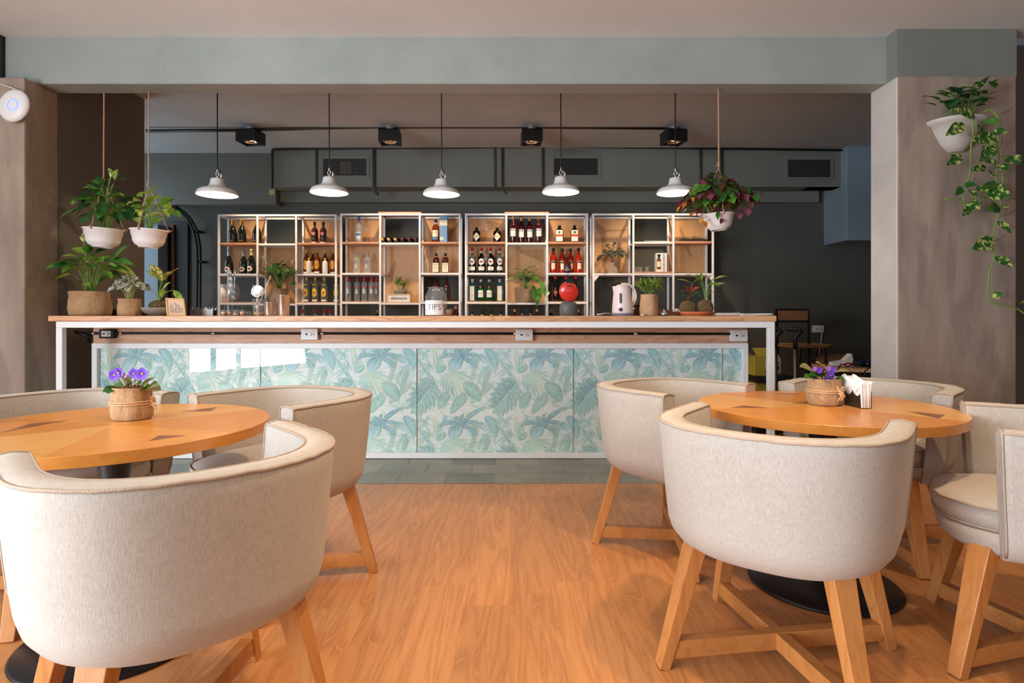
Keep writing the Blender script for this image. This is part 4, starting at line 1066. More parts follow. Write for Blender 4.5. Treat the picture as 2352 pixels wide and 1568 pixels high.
obj('lettering', text_bm('GLENLIVET', .016, mtx=Matrix.Translation((0, -.0458, .238)), width=.066), 'ink', lo)
obj('lettering', text_bm('THE', .009, mtx=Matrix.Translation((0, -.0458, .255))), 'ink', lo)
b = bmn(); box(b, -.044, .0, -.0452, -.044, .03, .062); obj('label', b, 'label_cream', t)
row(bottle('squat', hh(46), .037, 'glass_brown', 'cap_black', '', square=True, labels=[(.05, .50, .036, 'label_cream', None)], neck='label_cream', texts=[('JACK DANIEL\'S', .42, .012, 'ink', .062), ('Tennessee', .32, .009, 'ink', .045), ('HONEY', .22, .009, 'ink', .035)]), (1002, 1023.3), 's2', 7.18, 'square amber whiskey bottle with cream label and black cap, # of two', 'square whiskey bottles')
row(bottle('tall', hh(58), .043, 'glass_rum', 'cap_black', '', labels=[(.2, .45, .7, 'label_black', 'oval')]), (1002, 1026), 's3', 7.2, 'dark brown liquor bottle with black cap behind the tips jar, # of two', 'dark liquor bottles')
row(bottle('tall', .29, .042, 'glass_rum', 'cork', ''), (1046.7,), 'bot', 7.2, 'dark liquor bottle with cork stopper, right of the tips jar', 'lowest shelf bottles')
row(bottle('squat', .2, .03, 'glass_rum', 'cap_black', ''), (978,), 'bot', 7.2, 'short dark bottle behind the left side of the tips jar', 'lowest shelf bottles')
row(bottle('squat', .235, .032, 'glass_dark', 'brass', ''), (866.5,), 'bot', 7.2, 'bottle with only its brass cap showing above the bar', 'lowest shelf bottles')
# --- unit 3
row(bottle('squat', hh(35), .046, 'glass_black', 'cap_black', '', square=False, labels=[(.12, .64, 1.05, 'label_cream', 'diamond')], texts=[("HENDRICK'S", .38, .012, 'ink', .055)]), (1094.6, 1141.8), 's1', 7.2, 'squat black gin bottle with cream diamond label, # of two', 'squat black gin bottles', rots=(-.0, .0))
row(bottle('rum', hh(60), .046, 'glass_black', 'cap_red', '', labels=[(.32, .58, .75, 'label_white', 'oval'), (.41, .49, .32, 'label_red', 'oval'), (.12, .26, .85, 'label_white', None)], neck='label_pale', texts=[('MARTINI', .45, .016, 'ink', .052), ('ROSSO', .19, .012, 'ink', .03)]), (1085, 1106, 1127, 1147.5), 's2', 7.24, 'dark vermouth bottle with red cap and round white label, # of four', 'vermouth bottles')
row(bottle('squat', hh(51), .043, 'glass_blue', 'cap_grey', '', square=True, labels=[(.03, .68, .026, 'label_cream', None)], texts=[('BOMBAY', .6, .009, 'ink', .036), ('SAPPHIRE', .25, .007, 'ink_blue', .036)]), (1085.5, 1148), 's3', 7.2, 'square light blue gin bottle with tall cream label, # of two', 'blue gin bottles')
row(bottle('slope', hh(50), .040, 'glass_green', 'cap_grey', '', labels=[(.18, .50, .85, 'label_white', None), (.60, .72, .3, 'label_red', 'oval')], texts=[('Tanqueray', .36, .015, 'ink', .05)]), (1104.6, 1124), 's3', 7.2, 'green gin bottle with white cap and red seal, # of two', 'green gin bottles')
row(bottle('round', .235, .043, 'glass_clear', 'cap_navy', '', neck='cap_yellow'), (1085, 1107, 1129, 1150), 'bot', 7.2, 'clear bottle with dark blue cap on the lowest shelf, # of four', 'blue capped clear bottles')
row(bottle('tall', hh(61.5), .043, 'glass_dark_red', 'cap_gold', '', labels=[(.24, .46, .8, 'label_pale', None), (.46, .54, .85, 'label_navy', None)], texts=[('CAMPARI', .5, .026, 'ink_white', .078)]), (1178.7, 1197.5, 1216.5, 1237), 'm1', 7.2, 'dark red aperitif bottle with gold cap and pale blue label, # of four', 'dark red aperitif bottles', Ys=(7.16, 7.24, 7.24, 7.16))
row(bottle('tall', .25, .036, 'glass_amber', 'cork', ''), (1182,), 'bot', 7.2, 'corked bottle under the lily shelf, leftmost of the four there', 'bottles under the lily shelf')
row(bottle('round', .25, .04, 'glass_clear', 'cap_navy', ''), (1199, 1218), 'bot', 7.2, 'clear dark-capped bottle under the lily shelf, # of the middle two', 'bottles under the lily shelf')
row(bottle('tall', .25, .036, 'glass_amber', 'cork', ''), (1233,), 'bot', 7.2, 'corked bottle under the hanging lily leaf, rightmost of the four there', 'bottles under the lily shelf')
row(bottle('squat', hh(40), .048, 'glass_black', 'cap_black', '', square=True, labels=[(.06, .70, .040, 'label_cream', None), (.10, .64, .034, 'label_white', None), (.33, .45, .041, 'label_orange', None), (.48, .66, .018, 'label_green', 'diamond')], texts=[('Jägermeister', .39, .010, 'ink', .068)]), (1285, 1319.5), 's1', 7.2, 'square dark herbal liqueur bottle with orange-banded label, # of two', 'herbal liqueur bottles')
row(bottle('slope', hh(58), .044, 'glass_orange', 'cap_navy', '', labels=[(.42, .52, .75, 'label_navy', None), (.16, .40, .5, 'label_cream', None)], texts=[('APEROL', .47, .020, 'cap_yellow', .062)]), (1271, 1291.5, 1310.5, 1329), 's2', 7.2, 'bright orange-red aperitif bottle with navy cap, # of four', 'orange aperitif bottles', Ys=(7.2, 7.25, 7.25, 7.2))
row(bottle('rum', hh(37.5), .042, 'glass_brown', 'cap_navy', '', labels=[(.05, .42, .9, 'label_navy', None), (.16, .22, .9, 'label_gold', None)], texts=[('Blend', .32, .012, 'ink_white', .03)]), (1303,), 's2', 7.13, 'small dark whisky bottle with navy label, standing before the orange bottles', 'whisky bottles')
row(bottle('lean', hh(59), .042, 'glass_dark', 'cap_red', '', labels=[(.16, .5, .6, 'label_red', 'diamond'), (.27, .38, .32, 'label_green', 'oval')], texts=[('CYNAR', .35, .014, 'ink_white', .05)]), (1276, 1300, 1323), 's3', 7.22, 'dark green liqueur bottle with red cap, # of three around the red machine', 'red capped liqueur bottles')
row(bottle('squat', .245, .035, 'glass_dark', 'brass', ''), (1265, 1329), 'bot', 7.2, 'brass-capped bottle low on the shelf beside the capsule machine, # of two', 'lowest shelf bottles')
# --- stemware on the shelves
def wine_glass(hgt, R, label, group=None):
    t = thing('wine_glass', label, 'wine glass', (0, 0, 0), 0, group)
    b = bmn(); lathe(b, [(.0, hgt * .46), (R * .35, hgt * .475), (R * .8, hgt * .56), (R, hgt * .68), (R * .96, hgt * .82), (R * .8, hgt)], 24)
    obj('bowl', b, 'glass_thin', t)
    b = bmn(); lathe(b, [(.0045, hgt * .465), (.0032, hgt * .35), (.0034, hgt * .1), (.006, .006)], 10); obj('stem', b, 'glass_thin', t)
    b = bmn(); lathe(b, [(0, .0065), (.006, .006), (R * .85, .002), (R * .85, 0), (0, 0)], 24); obj('foot', b, 'glass_thin', t)
    return t
g0 = wine_glass(hh(43.5), .042, 'empty wine glass beside the blue capped vodka'); g0.location = ((842.3 - CX) * 7.18 / F, 7.18, _zb['s1'])
dup(g0, ((1118 - CX) * 7.2 / F, 7.2, _zb['s1']), 0, 'empty wine glass between the two squat black gin bottles')
for i, (px, lb) in enumerate(((1085.5, 'wine glass before the vermouth bottles, left of three'), (1117, 'wine glass before the vermouth bottles, middle of three'), (1147.5, 'wine glass before the vermouth bottles, right of three'))):
    dup(g0, ((px - CX) * 7.14 / F, 7.14, _zb['s2']), 0, lb, 'glasses before the vermouth')
# ================================================================ PLANTS
def rnd(seed): return random.Random(seed)
def sack(name, parent, R, Hh, m, seed, sq=.1, lean=0, n=48, top_fold=.012):
    r_ = rnd(seed); ph = [r_.uniform(0, 6) for _ in range(4)]
    def wob(a, z): return 1 + .035 * math.sin(3 * a + ph[0] + z * 9) + .02 * math.sin(7 * a + ph[1] - z * 22) + .012 * math.sin(13 * a + ph[2] + 40 * z)
    b = bmn(); k = Hh
    lathe(b, [(0, 0), (R * .88, .0), (R * .98, .06 * k), (R * 1.02, .3 * k), (R * 1.0, .6 * k), (R * .93, .84 * k), (R * .97, .9 * k), (R * .95, .97 * k), (R * .98, 1.0 * k), (R * .92, 1.0 * k), (R * .86, .93 * k), (R * .86, .86 * k), (0, .85 * k)], n, wob=wob)
    return obj(name, b, m, parent, smooth=True)
def stem_pts(base, tip, out=.5):
    base, tip = Vector(base), Vector(tip); mid = Vector((base.x * (1 - out * .4) + tip.x * out * .4, base.y * (1 - out * .4) + tip.y * out * .4, base.z + (tip.z - base.z) * .75))
    return bez(base, mid, tip, 5)
def leafy(parent, specs, mats, stem='stem_green', sr=.0022, name='foliage', fold=.25, peak=.4, R0=.0, every=1):
    """specs: (stem base, leaf base, leaf tip, width, mat index)"""
    bl, bs = bmn(), bmn()
    for k, (sb, lb, tp, wd, mi) in enumerate(specs):
        if k % every == 0: tube(bs, stem_pts(sb, lb), sr * (.8 if k % 2 else 1), 5, r1=sr * .5)
        leaf(bl, lb, tp, wd, mi=mi, fold=fold, peak=peak, up=(math.sin(k * 2.1) * .4, -.45 + .4 * math.sin(k * 1.3), 1))
    obj('stems', bs, stem, parent); return obj(name, bl, mats, parent)
def lush(parent, n, seed, R, Hmin, Hmax, L, W, mats, zb=0.0, spread=1.0, stem='stem_green', fold=.25, up=.25, droop=.5, peak=.4, extra=(), ybias=1.0, every=1):
    r_ = rnd(seed); sp = []
    for i in range(n):
        a = i * 2.39996 + r_.uniform(-.3, .3); q = ((i + .5) / n) ** .6; rad = R * q * spread
        z = zb + Hmax - (Hmax - Hmin) * q * r_.uniform(.7, 1.15)
        o_ = Vector((math.cos(a), math.sin(a) * ybias, 0)); base = Vector((0, 0, zb)) + o_ * R * .2 * q; lb = Vector((0, 0, z)) + o_ * rad
        ln = L * r_.uniform(.75, 1.2); tp = lb + o_ * ln * (.35 + .6 * q) + Vector((0, 0, ln * (up * (1 - q) * 2 - droop * q)))
        sp.append((base, lb, tp, W * 1.22 * r_.uniform(.8, 1.15), r_.randrange(len(mats))))
    sp += list(extra)
    return leafy(parent, sp, mats, stem, fold=fold, peak=peak, every=every)
def lp(px, py, Y, o): return P(px, py, Y) - o
def flower_spathe(parent, base, tip, w_, stem_base, m='lily_white', nm='flower'):
    b = bmn(); leaf(b, base, tip, w_, bend=(0, -.01, .0), fold=.6, peak=.45); f = obj(nm, b, m, parent)
    b = bmn(); tube(b, stem_pts(stem_base, base), .002, 5); tube(b, [base, (Vector(base) * .4 + Vector(tip) * .6) + Vector((0, -.006, 0))], .003, 6); obj('flower_stem', b, 'lily_green', f)
CTZ = 1.1302
# large burlap planter, far left of the counter
def P_(px, py, Y, o): return tuple(P(px, py, Y) - o)
Y = 4.58; o_ = Vector((P(207, 0, Y).x, Y, CTZ))
t = thing('potted_peace_lily', 'peace lily in a wide burlap sack at the left end of the bar', 'plant', o_)
sack('burlap_pot', t, .138, .185, 'burlap', 1); b = bmn(); lathe(b, [(0, .168), (.118, .165)], 24); obj('soil', b, 'soil', t)
ex = []
for lb_, tp_, w_, mi in (((195, 603), (142, 632), .06, 0), ((188, 640), (166, 668), .07, 0), ((238, 598), (312, 612), .075, 0), ((257, 600), (300, 562), .085, 0), ((210, 640), (226, 588), .05, 1), ((226, 650), (262, 632), .07, 0), ((262, 612), (262, 598), .06, 1), ((192, 615), (206, 598), .06, 1), ((205, 570), (232, 562), .05, 0), ((226, 626), (265, 636), .06, 0), ((215, 612), (178, 606), .05, 1), ((190, 650), (208, 660), .05, 1)):
    ex.append(((.02 * ((lb_[0] - 207) / 40), 0, .17), P_(*lb_, Y - .03, o_), P_(*tp_, Y - .05, o_), w_, mi))
lush(t, 40, 3, .14, .17, .34, .15, .064, ['leaf_green', 'leaf_bright'], zb=.165, extra=ex, droop=.45)
flower_spathe(t, Vector(P_(192, 556, Y, o_)), Vector(P_(194, 534, Y, o_)), .05, (-.02, 0, .17), 'lily_green')
# small burlap pot with silver leaves
Y = 4.5; o_ = Vector((P(297, 0, Y).x, Y, CTZ))
t = thing('potted_peperomia', 'small burlap pot with ribbed silvery leaves on the bar', 'plant', o_)
sack('burlap_pot', t, .080, .128, 'burlap', 2); b = bmn(); lathe(b, [(0, .115), (.066, .113)], 20); obj('soil', b, 'soil', t)
lush(t, 52, 8, .085, .115, .19, .055, .046, ['leaf_silver'], zb=.11, spread=1.0, stem='stem_pale', droop=.9, up=.15, peak=.45, every=2)
b = bmn()
for a, c_ in (((300, 655), (293, 630)), ((302, 655), (312, 641)), ((308, 650), (305, 636))): tube(b, bez(P_(299, 672, Y, o_), P_(*a, Y, o_), P_(*c_, Y, o_), 6), .0024, 6)
obj('flower_spikes', b, 'stem_pale', t)
# bowl with variegated moss ball plant
Y = 4.62; o_ = Vector((P(363, 0, Y).x, Y, CTZ))
t = thing('stone_bowl', 'wide shallow grey stone bowl under a moss ball plant', 'bowl', o_)
b = bmn(); lathe(b, [(0, 0), (.06, 0), (.10, .02), (.135, .05), (.138, .062), (.132, .062), (.10, .034), (0, .022)], 36); obj('bowl', b, 'stone_bowl', t, smooth=True)
o_ = o_ + Vector((0, 0, .026)); o2 = o_
def moss_ball(parent, R, seed, sq=.85):
    r_ = rnd(seed); b = bmn(); bmesh.ops.create_icosphere(b, subdivisions=4, radius=R)
    for v in b.verts: v.co *= 1 + .05 * mnoise.noise(v.co * 30 + Vector((seed, 0, 0))); v.co.z = v.co.z * sq + R * sq
    obj('moss_ball', b, 'moss', parent, smooth=True)
    b = bmn()
    for k in range(16):
        ax = Vector((r_.uniform(-1, 1), r_.uniform(-1, 1), r_.uniform(-1, 1))).normalized(); u = ax.orthogonal().normalized(); v = ax.cross(u); a0 = r_.uniform(0, 6)
        pts = []
        for i in range(13):
            q = (u * math.cos(a0 + i * .22) + v * math.sin(a0 + i * .22)) * R * 1.035; pts.append((q.x, q.y, q.z * sq + R * sq))
        tube(b, pts, .0009, 4)
    obj('binding_fibre', b, 'fibre', parent)
t = thing('moss_ball_plant', 'moss ball with yellow mottled leaves sitting in the grey bowl', 'plant', o_)
moss_ball(t, .062, 4, .75)
ex = []
for lb_, tp_, w_, mi in (((372, 648), (343, 606), .085, 0), ((374, 642), (400, 622), .06, 0), ((374, 648), (418, 612), .055, 0), ((360, 640), (332, 620), .03, 1), ((372, 670), (392, 648), .05, 1), ((398, 666), (423, 704), .05, 1), ((372, 684), (376, 660), .045, 1), ((378, 673), (402, 668), .04, 1), ((352, 668), (330, 662), .025, 0)):
    ex.append(((.0, 0, .08), P_(*lb_, Y, o_), P_(*tp_, Y - .03, o_), w_, mi))
leafy(t, ex, ['leaf_variegated', 'leaf_lime'], sr=.003)
# framed city drawing
Y = 4.42; o_ = P(406, 722.5, Y); o_.z = CTZ
t = thing('picture_frame', 'small wooden frame with a line drawing of city towers, leaning back', 'frame', o_, .05)
def fr(bm, w0, w1, h_, th, dy, mi=0):
    pass
A = [(-.072, 0), (.064, 0), (.036, .128), (-.098, .133)]   # seen from the front, leaning
b = bmn()
cx_ = sum(p[0] for p in A) / 4; cz_ = sum(p[1] for p in A) / 4
I = [(cx_ + (p[0] - cx_) * .84, cz_ + (p[1] - cz_) * .84) for p in A]
ysl = lambda z: z * .22
for i in range(4):
    j = (i + 1) % 4
    vs_ = [b.verts.new((p[0], ysl(p[1]) + dy, p[1])) for dy in (0, .012) for p in (A[i], A[j], I[j], I[i])]
    for q in ((0, 1, 2, 3), (7, 6, 5, 4), (0, 4, 5, 1), (2, 6, 7, 3), (0, 3, 7, 4), (1, 5, 6, 2)): b.faces.new([vs_[k] for k in q])
obj('frame', b, 'frame_gold', t)
b = bmn(); vv = [b.verts.new((p[0], ysl(p[1]) + .006, p[1])) for p in I]; b.faces.new(vv); pp = obj('drawing', b, 'paper_tan', t)
b = bmn()
def dl(a, c_, r=.0009):
    def m_(u, v): x0 = I[0][0] + (I[1][0] - I[0][0]) * u; x1 = I[3][0] + (I[2][0] - I[3][0]) * u; z = I[0][1] + (I[3][1] - I[0][1]) * v; return (x0 + (x1 - x0) * v, ysl(z) + .005, z)
    tube(b, [m_(*a), m_(*c_)], r, 4)
for u0, u1, v1 in ((.15, .33, .52), (.33, .5, .34), (.5, .72, .62), (.72, .9, .42)):
    for a, c_ in (((u0, .14), (u0, v1)), ((u1, .14), (u1, v1)), ((u0, v1), (u1, v1)), ((u0, .14), (u1, .14))): dl(a, c_)
    k = .14
    while k < v1 - .05: dl((u0, k), (u1, k + .06), .0006); k += .07
for a, c_ in (((.15, .52), (.24, .72)), ((.24, .72), (.33, .52)), ((.4, .68), (.55, .68)), ((.4, .68), (.44, .75)), ((.44, .75), (.52, .75)), ((.52, .75), (.55, .68))): dl(a, c_)
obj('line_art', b, 'ink', pp)
# napkin holders on the counter (empty)
def napkin_holder(label, loc, rz, m='steel_brushed', group='metal napkin holders'):
    t = thing('napkin_holder', label, 'napkin holder', loc, rz, group)
    for y in (-.022, .022):
        b = bmn(); pts = [(-.055, 0), (.055, 0), (.055, .070)]
        for i in range(1, 32):
            u = 1 - i / 32; x = -.055 + .11 * u; pts.append((x, .070 - .022 * abs(math.sin(2 * PI * u)) ** .7))
        pts.append((-.055, .070))
        prism(b, pts, 'Y', y - .0008, y + .0008); obj('side_plate', b, m, t)
    b = bmn(); box(b, -.056, .056, -.024, .024, 0, .0016); obj('base', b, m, t)
    return t
q = P(445, 0, 4.55); napkin_holder('empty metal napkin holder on the bar, right behind the framed drawing', (q.x, 4.62, CTZ), .15)
q = P(470, 0, 4.55); napkin_holder('empty metal napkin holder on the bar, left of the straw glass', (q.x, 4.6, CTZ), -.1)
# ---------------------------------------------------------------- bar tools
def cyl_thing(name, label, cat, px, Y, prof, m, part, group=None, seg=28, z=CTZ, smooth=True):
    t = thing(name, label, cat, (P(px, 0, Y).x, Y, z), 0, group); b = bmn(); lathe(b, prof, seg); obj(part, b, m, t, smooth=smooth); return t
t = wine_glass(.236, .052, 'large wine glass on the bar stuffed with striped straws'); t.location = (P(533, 0, 4.45).x, 4.45, CTZ)
r_ = rnd(4)
for i in range(11):
    x = P(533, 0, 4.45).x
    a0 = Vector((x + .012 + r_.uniform(-.012, .012), 4.45 + r_.uniform(-.012, .012), CTZ + .118)); 
    tp = P(521 + i * 1.2 if i < 9 else 538 + (i - 9) * 2.6, 620 + r_.uniform(-1.5, 2), 4.45 + r_.uniform(-.02, .02))
    s = obj('straw', (lambda b: (tube(b, [a0, tp], .0032, 6), b)[1])(bmn()), 'straw_striped')
    me = s.data; me.materials.append(M['paper_white'])
    tag(s, 'black and white striped straw in the large wine glass on the bar', 'straw', 'striped straws in the wine glass')
for i, px in enumerate((513.5, 525.5, 541, 556.5)):
    t = thing('glass_cup', 'small candle glass at the left of the bar, %s of four' % ORD[4][i], 'candle glass', (P(px, 0, 4.4 + .03 * (i % 2)).x, 4.4 + .03 * (i % 2), CTZ), 0, 'small candle glasses')
    b = bmn(); lathe(b, [(0, 0), (.018, 0), (.0215, .045), (.0205, .045), (.0175, .004), (0, .004)], 20); obj('glass', b, 'glass_thin', t)
    b = bmn(); lathe(b, [(0, .005), (.0172, .005), (.0195, .030 if i != 2 else .016), (0, .030 if i != 2 else .016)], 20); obj('wax', b, 'candle', t)
    if i in (0, 3): b = bmn(); tube(b, [(0, 0, .03), (.004, 0, .072) if i else (.012, 0, .082)], .0012, 5); obj('wick_stick', b, 'rope' if i == 0 else 'stem_green', t)
for i, px in enumerate((569, 575.5)): t = cyl_thing('shot_glass', 'tiny clear shot glass beside the mixing glass, ' + ORD[2][i], 'shot glass', px, 4.5, [(0, 0), (.011, 0), (.013, .034), (.012, .034), (.010, .003), (0, .003)], 'glass_thin', 'glass', 'tiny shot glasses')
# mixing glass, strainer, copper straw
Yg = 4.42; xg = P(594, 0, Yg).x
t = thing('mixing_glass', 'tall clear mixing glass holding a strainer', 'glass', (xg, Yg, CTZ)); b = bmn(); lathe(b, [(0, 0), (.036, 0), (.047, .125), (.0455, .125), (.034, .006), (0, .006)], 28); obj('glass', b, 'glass_thin', t)
b = bmn(); lathe(b, [(0, .008), (.0335, .008), (.035, .025), (0, .025)], 24); obj('drink', b, 'candle', t)
t = thing('cocktail_strainer', 'steel perforated cocktail strainer standing in the mixing glass', 'strainer', P(591, 668, 4.40))
b = bmn(); mx = Matrix.Rotation(PI / 2 - .15, 4, 'X'); lathe(b, [(0, .0), (.040, 0), (.045, .003), (.045, -.003), (.040, -.006), (0, -.006)], 32, mtx=mx)
for a in (.4, 2.2, 3.6): 
    p = Vector((math.cos(a) * .05, 0, math.sin(a) * .05)); tube(b, [Vector((p.x, 0, p.z)) * .85, (p.x * 1.05, 0, p.z * 1.05)], .006, 8)
tube(b, [(0, .004, -.04), (-.004, .004, -.10)], .006, 8)
dsk = obj('disc', b, 'steel', t)
b = bmn()
for k in range(2):
    for i in range(16): a = -.3 + i * .24; r0 = .034 - k * .008; tube(b, [(math.cos(a) * r0, -.0075, math.sin(a) * r0), (math.cos(a) * r0, -.009, math.sin(a) * r0)], .0012, 5)
dh = obj('holes', b, 'ink', dsk); dh['kind'] = 'stuff'
s = obj('copper_straw', (lambda b: (tube(b, [P(590, 712, 4.42), P(621.5, 633, 4.38)], .0036, 8), b)[1])(bmn()), 'paper_tan'); tag(s, 'long copper and white striped straw leaning in the mixing glass', 'straw')
def tin(label, px, w0, w1, h_, Y): return cyl_thing('shaker_tin', label, 'shaker', px, Y, [(0, 0), (w0, 0), (w0 + .002, .006), (w1, h_), (w1 + .0015, h_ + .002), (w1 - .001, h_), (w0 - .002, .01), (0, .01)], 'steel', 'tin', 'steel shaker tins', 36)
tin('short steel shaker tin beside the mixing glass', 618, .030, .036, .098, 4.40)
tin('steel shaker tin half hidden behind the tallest tin', 633, .028, .036, .096, 4.52)
tin('tallest steel shaker tin of the three', 651, .038, .049, .150, 4.42)
# paper roll on shelf
t = thing('paper_roll', 'white paper towel roll on the left shelf', 'paper roll', (P(513.5, 0, 7.2).x, 7.2, _zb['us3'])); b = bmn(); lathe(b, [(.012, 0), (.038, 0), (.038, .215), (.012, .215), (.012, 0)], 28); obj('roll', b, 'paper_white', t)
# tips jar
Y = 4.42; t = thing('tips_jar', 'big round glass tips jar with handwritten paper note', 'jar', (P(1001.5, 0, Y).x, Y, CTZ))
b = bmn(); lathe(b, [(0, 0), (.074, 0), (.080, .01), (.082, .10), (.080, .145), (.066, .175), (.058, .185), (.060, .19), (.060, .205), (.063, .208), (.060, .212), (.056, .210), (.056, .187), (.064, .172), (.078, .142), (.080, .10), (.078, .012), (0, .006)], 48); obj('glass', b, 'glass_thin', t)
b = bmn(); R = .0835; seg = 16
for a0, a1, mi in ((-1.1, -.08, 0), (-.08, .82, 1)):
    for i in range(seg):
        p = [a0 + (a1 - a0) * (i + k) / seg for k in (0, 1)]
        v = [b.verts.new((R * math.sin(a), -R * math.cos(a), z)) for a, z in ((p[0], .006), (p[1], .006), (p[1], .112), (p[0], .112))]; b.faces.new(v).material_index = mi
lo = obj('paper_note', b, ['paper_white', 'paper'], t)
obj('lettering', text_bm('TIPS!', .062, R + .0012, mtx=Matrix.Rotation(.05, 4, 'Z') @ Matrix.Translation((0, 0, .062)), width=.115, bold=-.012), 'ink', lo)
b = bmn(); tube(b, [(.084 * math.sin(a), -.084 * math.cos(a) - .001, .032 + .012 * math.cos((a + .75) * 8)) for a in [-.95 + i * .04 for i in range(10)]], .001, 5); obj('doodle', b, 'ink', lo)
t = thing('candle_glass', 'small candle glass just right of the tips jar', 'candle glass', (P(1032, 0, 4.6).x, 4.6, CTZ)); b = bmn(); lathe(b, [(0, 0), (.02, 0), (.023, .054), (.021, .054), (.019, .004), (0, .004)], 20); obj('glass', b, 'glass_thin', t)
b = bmn(); lathe(b, [(0, .005), (.0188, .005), (.0205, .042), (0, .042)], 20); obj('wax', b, 'candle', t)
# gold framed sign
t = thing('framed_sign', 'small gold framed white sign with black script lettering', 'sign', (P(916, 0, 7.12).x, 7.125, _zb['m3']))
b = bmn(); w_, h_ = .138, .105
for q in ((-w_, w_, 0, .01), (-w_, w_, h_ - .01, h_), (-w_, -w_ + .01, .01, h_ - .01), (w_ - .01, w_, .01, h_ - .01)): box(b, q[0], q[1], 0, .014, q[2], q[3])
obj('frame', b, 'frame_gold', t)
b = bmn(); box(b, -w_ + .01, w_ - .01, .005, .012, .01, h_ - .01); lo = obj('card', b, 'paper_white', t)
obj('lettering', text_bm('#SelinaLife', .045, mtx=Matrix.Translation((0, .004, .052)) @ Matrix.Shear('XZ', 4, (0.0, 0.0)), width=.19, bold=.012), 'ink', lo)
# small palm in grey pot behind the sign
o_ = Vector((P(919.5, 0, 7.24).x, 7.24, _zb['m3']))
t = thing('potted_palm', 'small feathery palm in a grey pot behind the gold framed sign', 'plant', o_)
b = bmn(); lathe(b, [(0, 0), (.06, 0), (.07, .13), (.073, .15), (.06, .15), (.055, .13), (0, .13)], 24); obj('pot', b, 'stone_grey', t, smooth=True)
def palm(parent, n, seed, zb, hgt, R, blades, bl, bw, mats, stem='stem_green'):
    r_ = rnd(seed); bm, bs = bmn(), bmn()
    for i in range(n):
        a = i * 2.4; hub = Vector((math.cos(a) * R * .5, math.sin(a) * R * .5, zb + hgt * r_.uniform(.45, 1)))
        tube(bs, bez((math.cos(a) * R * .12, math.sin(a) * R * .12, zb), (math.cos(a) * R * .15, math.sin(a) * R * .15, zb + hgt * .4), hub, 4), .0022, 5)
        for k in range(blades):
            an = r_.uniform(0, 6.28); el = r_.uniform(-.3, 1.1); d = Vector((math.cos(an) * math.cos(el), math.sin(an) * math.cos(el), math.sin(el)))
            leaf(bm, hub, hub + d * bl * r_.uniform(.7, 1.2), bw, mi=r_.randrange(len(mats)), seg=4, bend=(0, 0, bl * .15))
    obj('stems', bs, stem, parent); obj('fronds', bm, mats, parent)
palm(t, 9, 3, .13, .13, .1, 10, .085, .012, ['leaf_green', 'leaf_palm'])
# peace lily in sack on the left unit
o_ = Vector((P(641, 0, 7.2).x, 7.2, _zb['um3']))
t = thing('potted_peace_lily', 'peace lily in a burlap pot on the left shelves', 'plant', o_)
sack('burlap_pot', t, .105, .18, 'burlap_grey', 5)
ex = [((0, 0, .16), P_(*a, 7.1, o_), P_(*c_, 7.05, o_), w_, mi) for a, c_, w_, mi in (((622, 625), (588, 611), .09, 0), ((648, 645), (623, 603), .10, 0), ((655, 640), (680, 620), .09, 0), ((668, 632), (695, 620), .08, 0), ((626, 650), (612, 640), .07, 0), ((630, 648), (618, 622), .07, 0), ((668, 652), (678, 655), .07, 0), ((640, 652), (655, 625), .07, 1))]
lush(t, 26, 12, .13, .20, .32, .12, .06, ['leaf_dark', 'leaf_green'], zb=.16, extra=ex, droop=.6)
flower_spathe(t, Vector(P_(608, 600, 7.1, o_)), Vector(P_(599, 586, 7.08, o_)), .045, (0, 0, .17), 'lily_green')
flower_spathe(t, Vector(P_(670, 607, 7.1, o_)), Vector(P_(676, 595, 7.08, o_)), .03, (0, 0, .17), 'lily_white')
# lily in unit 3
o_ = Vector((P(1208, 0, 7.2).x, 7.2, _zb['m3']))
t = thing('potted_peace_lily', 'drooping peace lily in a crumpled burlap pot, third shelving unit', 'plant', o_)
sack('burlap_pot', t, .092, .165, 'burlap_grey', 6)
ex = [((0, 0, .15), P_(*a, 7.05, o_), P_(*c_, 7.0, o_), w_, mi) for a, c_, w_, mi in (((1207, 617), (1234, 611), .035, 0), ((1198, 622), (1174, 618), .04, 0), ((1203, 632), (1200, 618), .03, 0), ((1192, 637), (1168, 640), .035, 0), ((1195, 652), (1176, 650), .05, 0), ((1240, 660), (1233, 705), .10, 0), ((1225, 655), (1226, 692), .07, 0), ((1243, 645), (1253, 682), .07, 0), ((1215, 650), (1222, 632), .08, 0), ((1208, 650), (1212, 634), .07, 1), ((1222, 640), (1240, 650), .07, 0))]
lush(t, 16, 15, .09, .16, .26, .10, .05, ['leaf_green', 'leaf_dark'], zb=.15, extra=ex, droop=.6)
for a, c_ in (((1232, 612), (1236, 615)), ((1165, 640), (1163, 648)), ((1262, 670), (1258, 684))):
    flower_spathe(t, Vector(P_(*a, 7.0, o_)), Vector(P_(*c_, 6.99, o_)), .04, (0.03, 0, .18), 'lily_white')
# silver peperomia right unit
o_ = Vector((P(1407, 0, 7.2).x, 7.2, _zb['r2']))
t = thing('potted_peperomia', 'grey burlap pot with dark ribbed leaves on the right shelves', 'plant', o_)
sack('burlap_pot', t, .062, .135, 'burlap_grey', 9)
lush(t, 24, 21, .12, .10, .24, .085, .07, ['leaf_silver_dark'], zb=.12, stem='stem_brown', droop=.8, up=.2, peak=.5)
b = bmn()
for a in ((1398, 565), (1391, 572)): tube(b, bez((0, 0, .15), P_(a[0] + 5, 590, 7.15, o_), P_(*a, 7.15, o_), 5), .002, 5)
obj('flower_spikes', b, 'stem_pale', t)
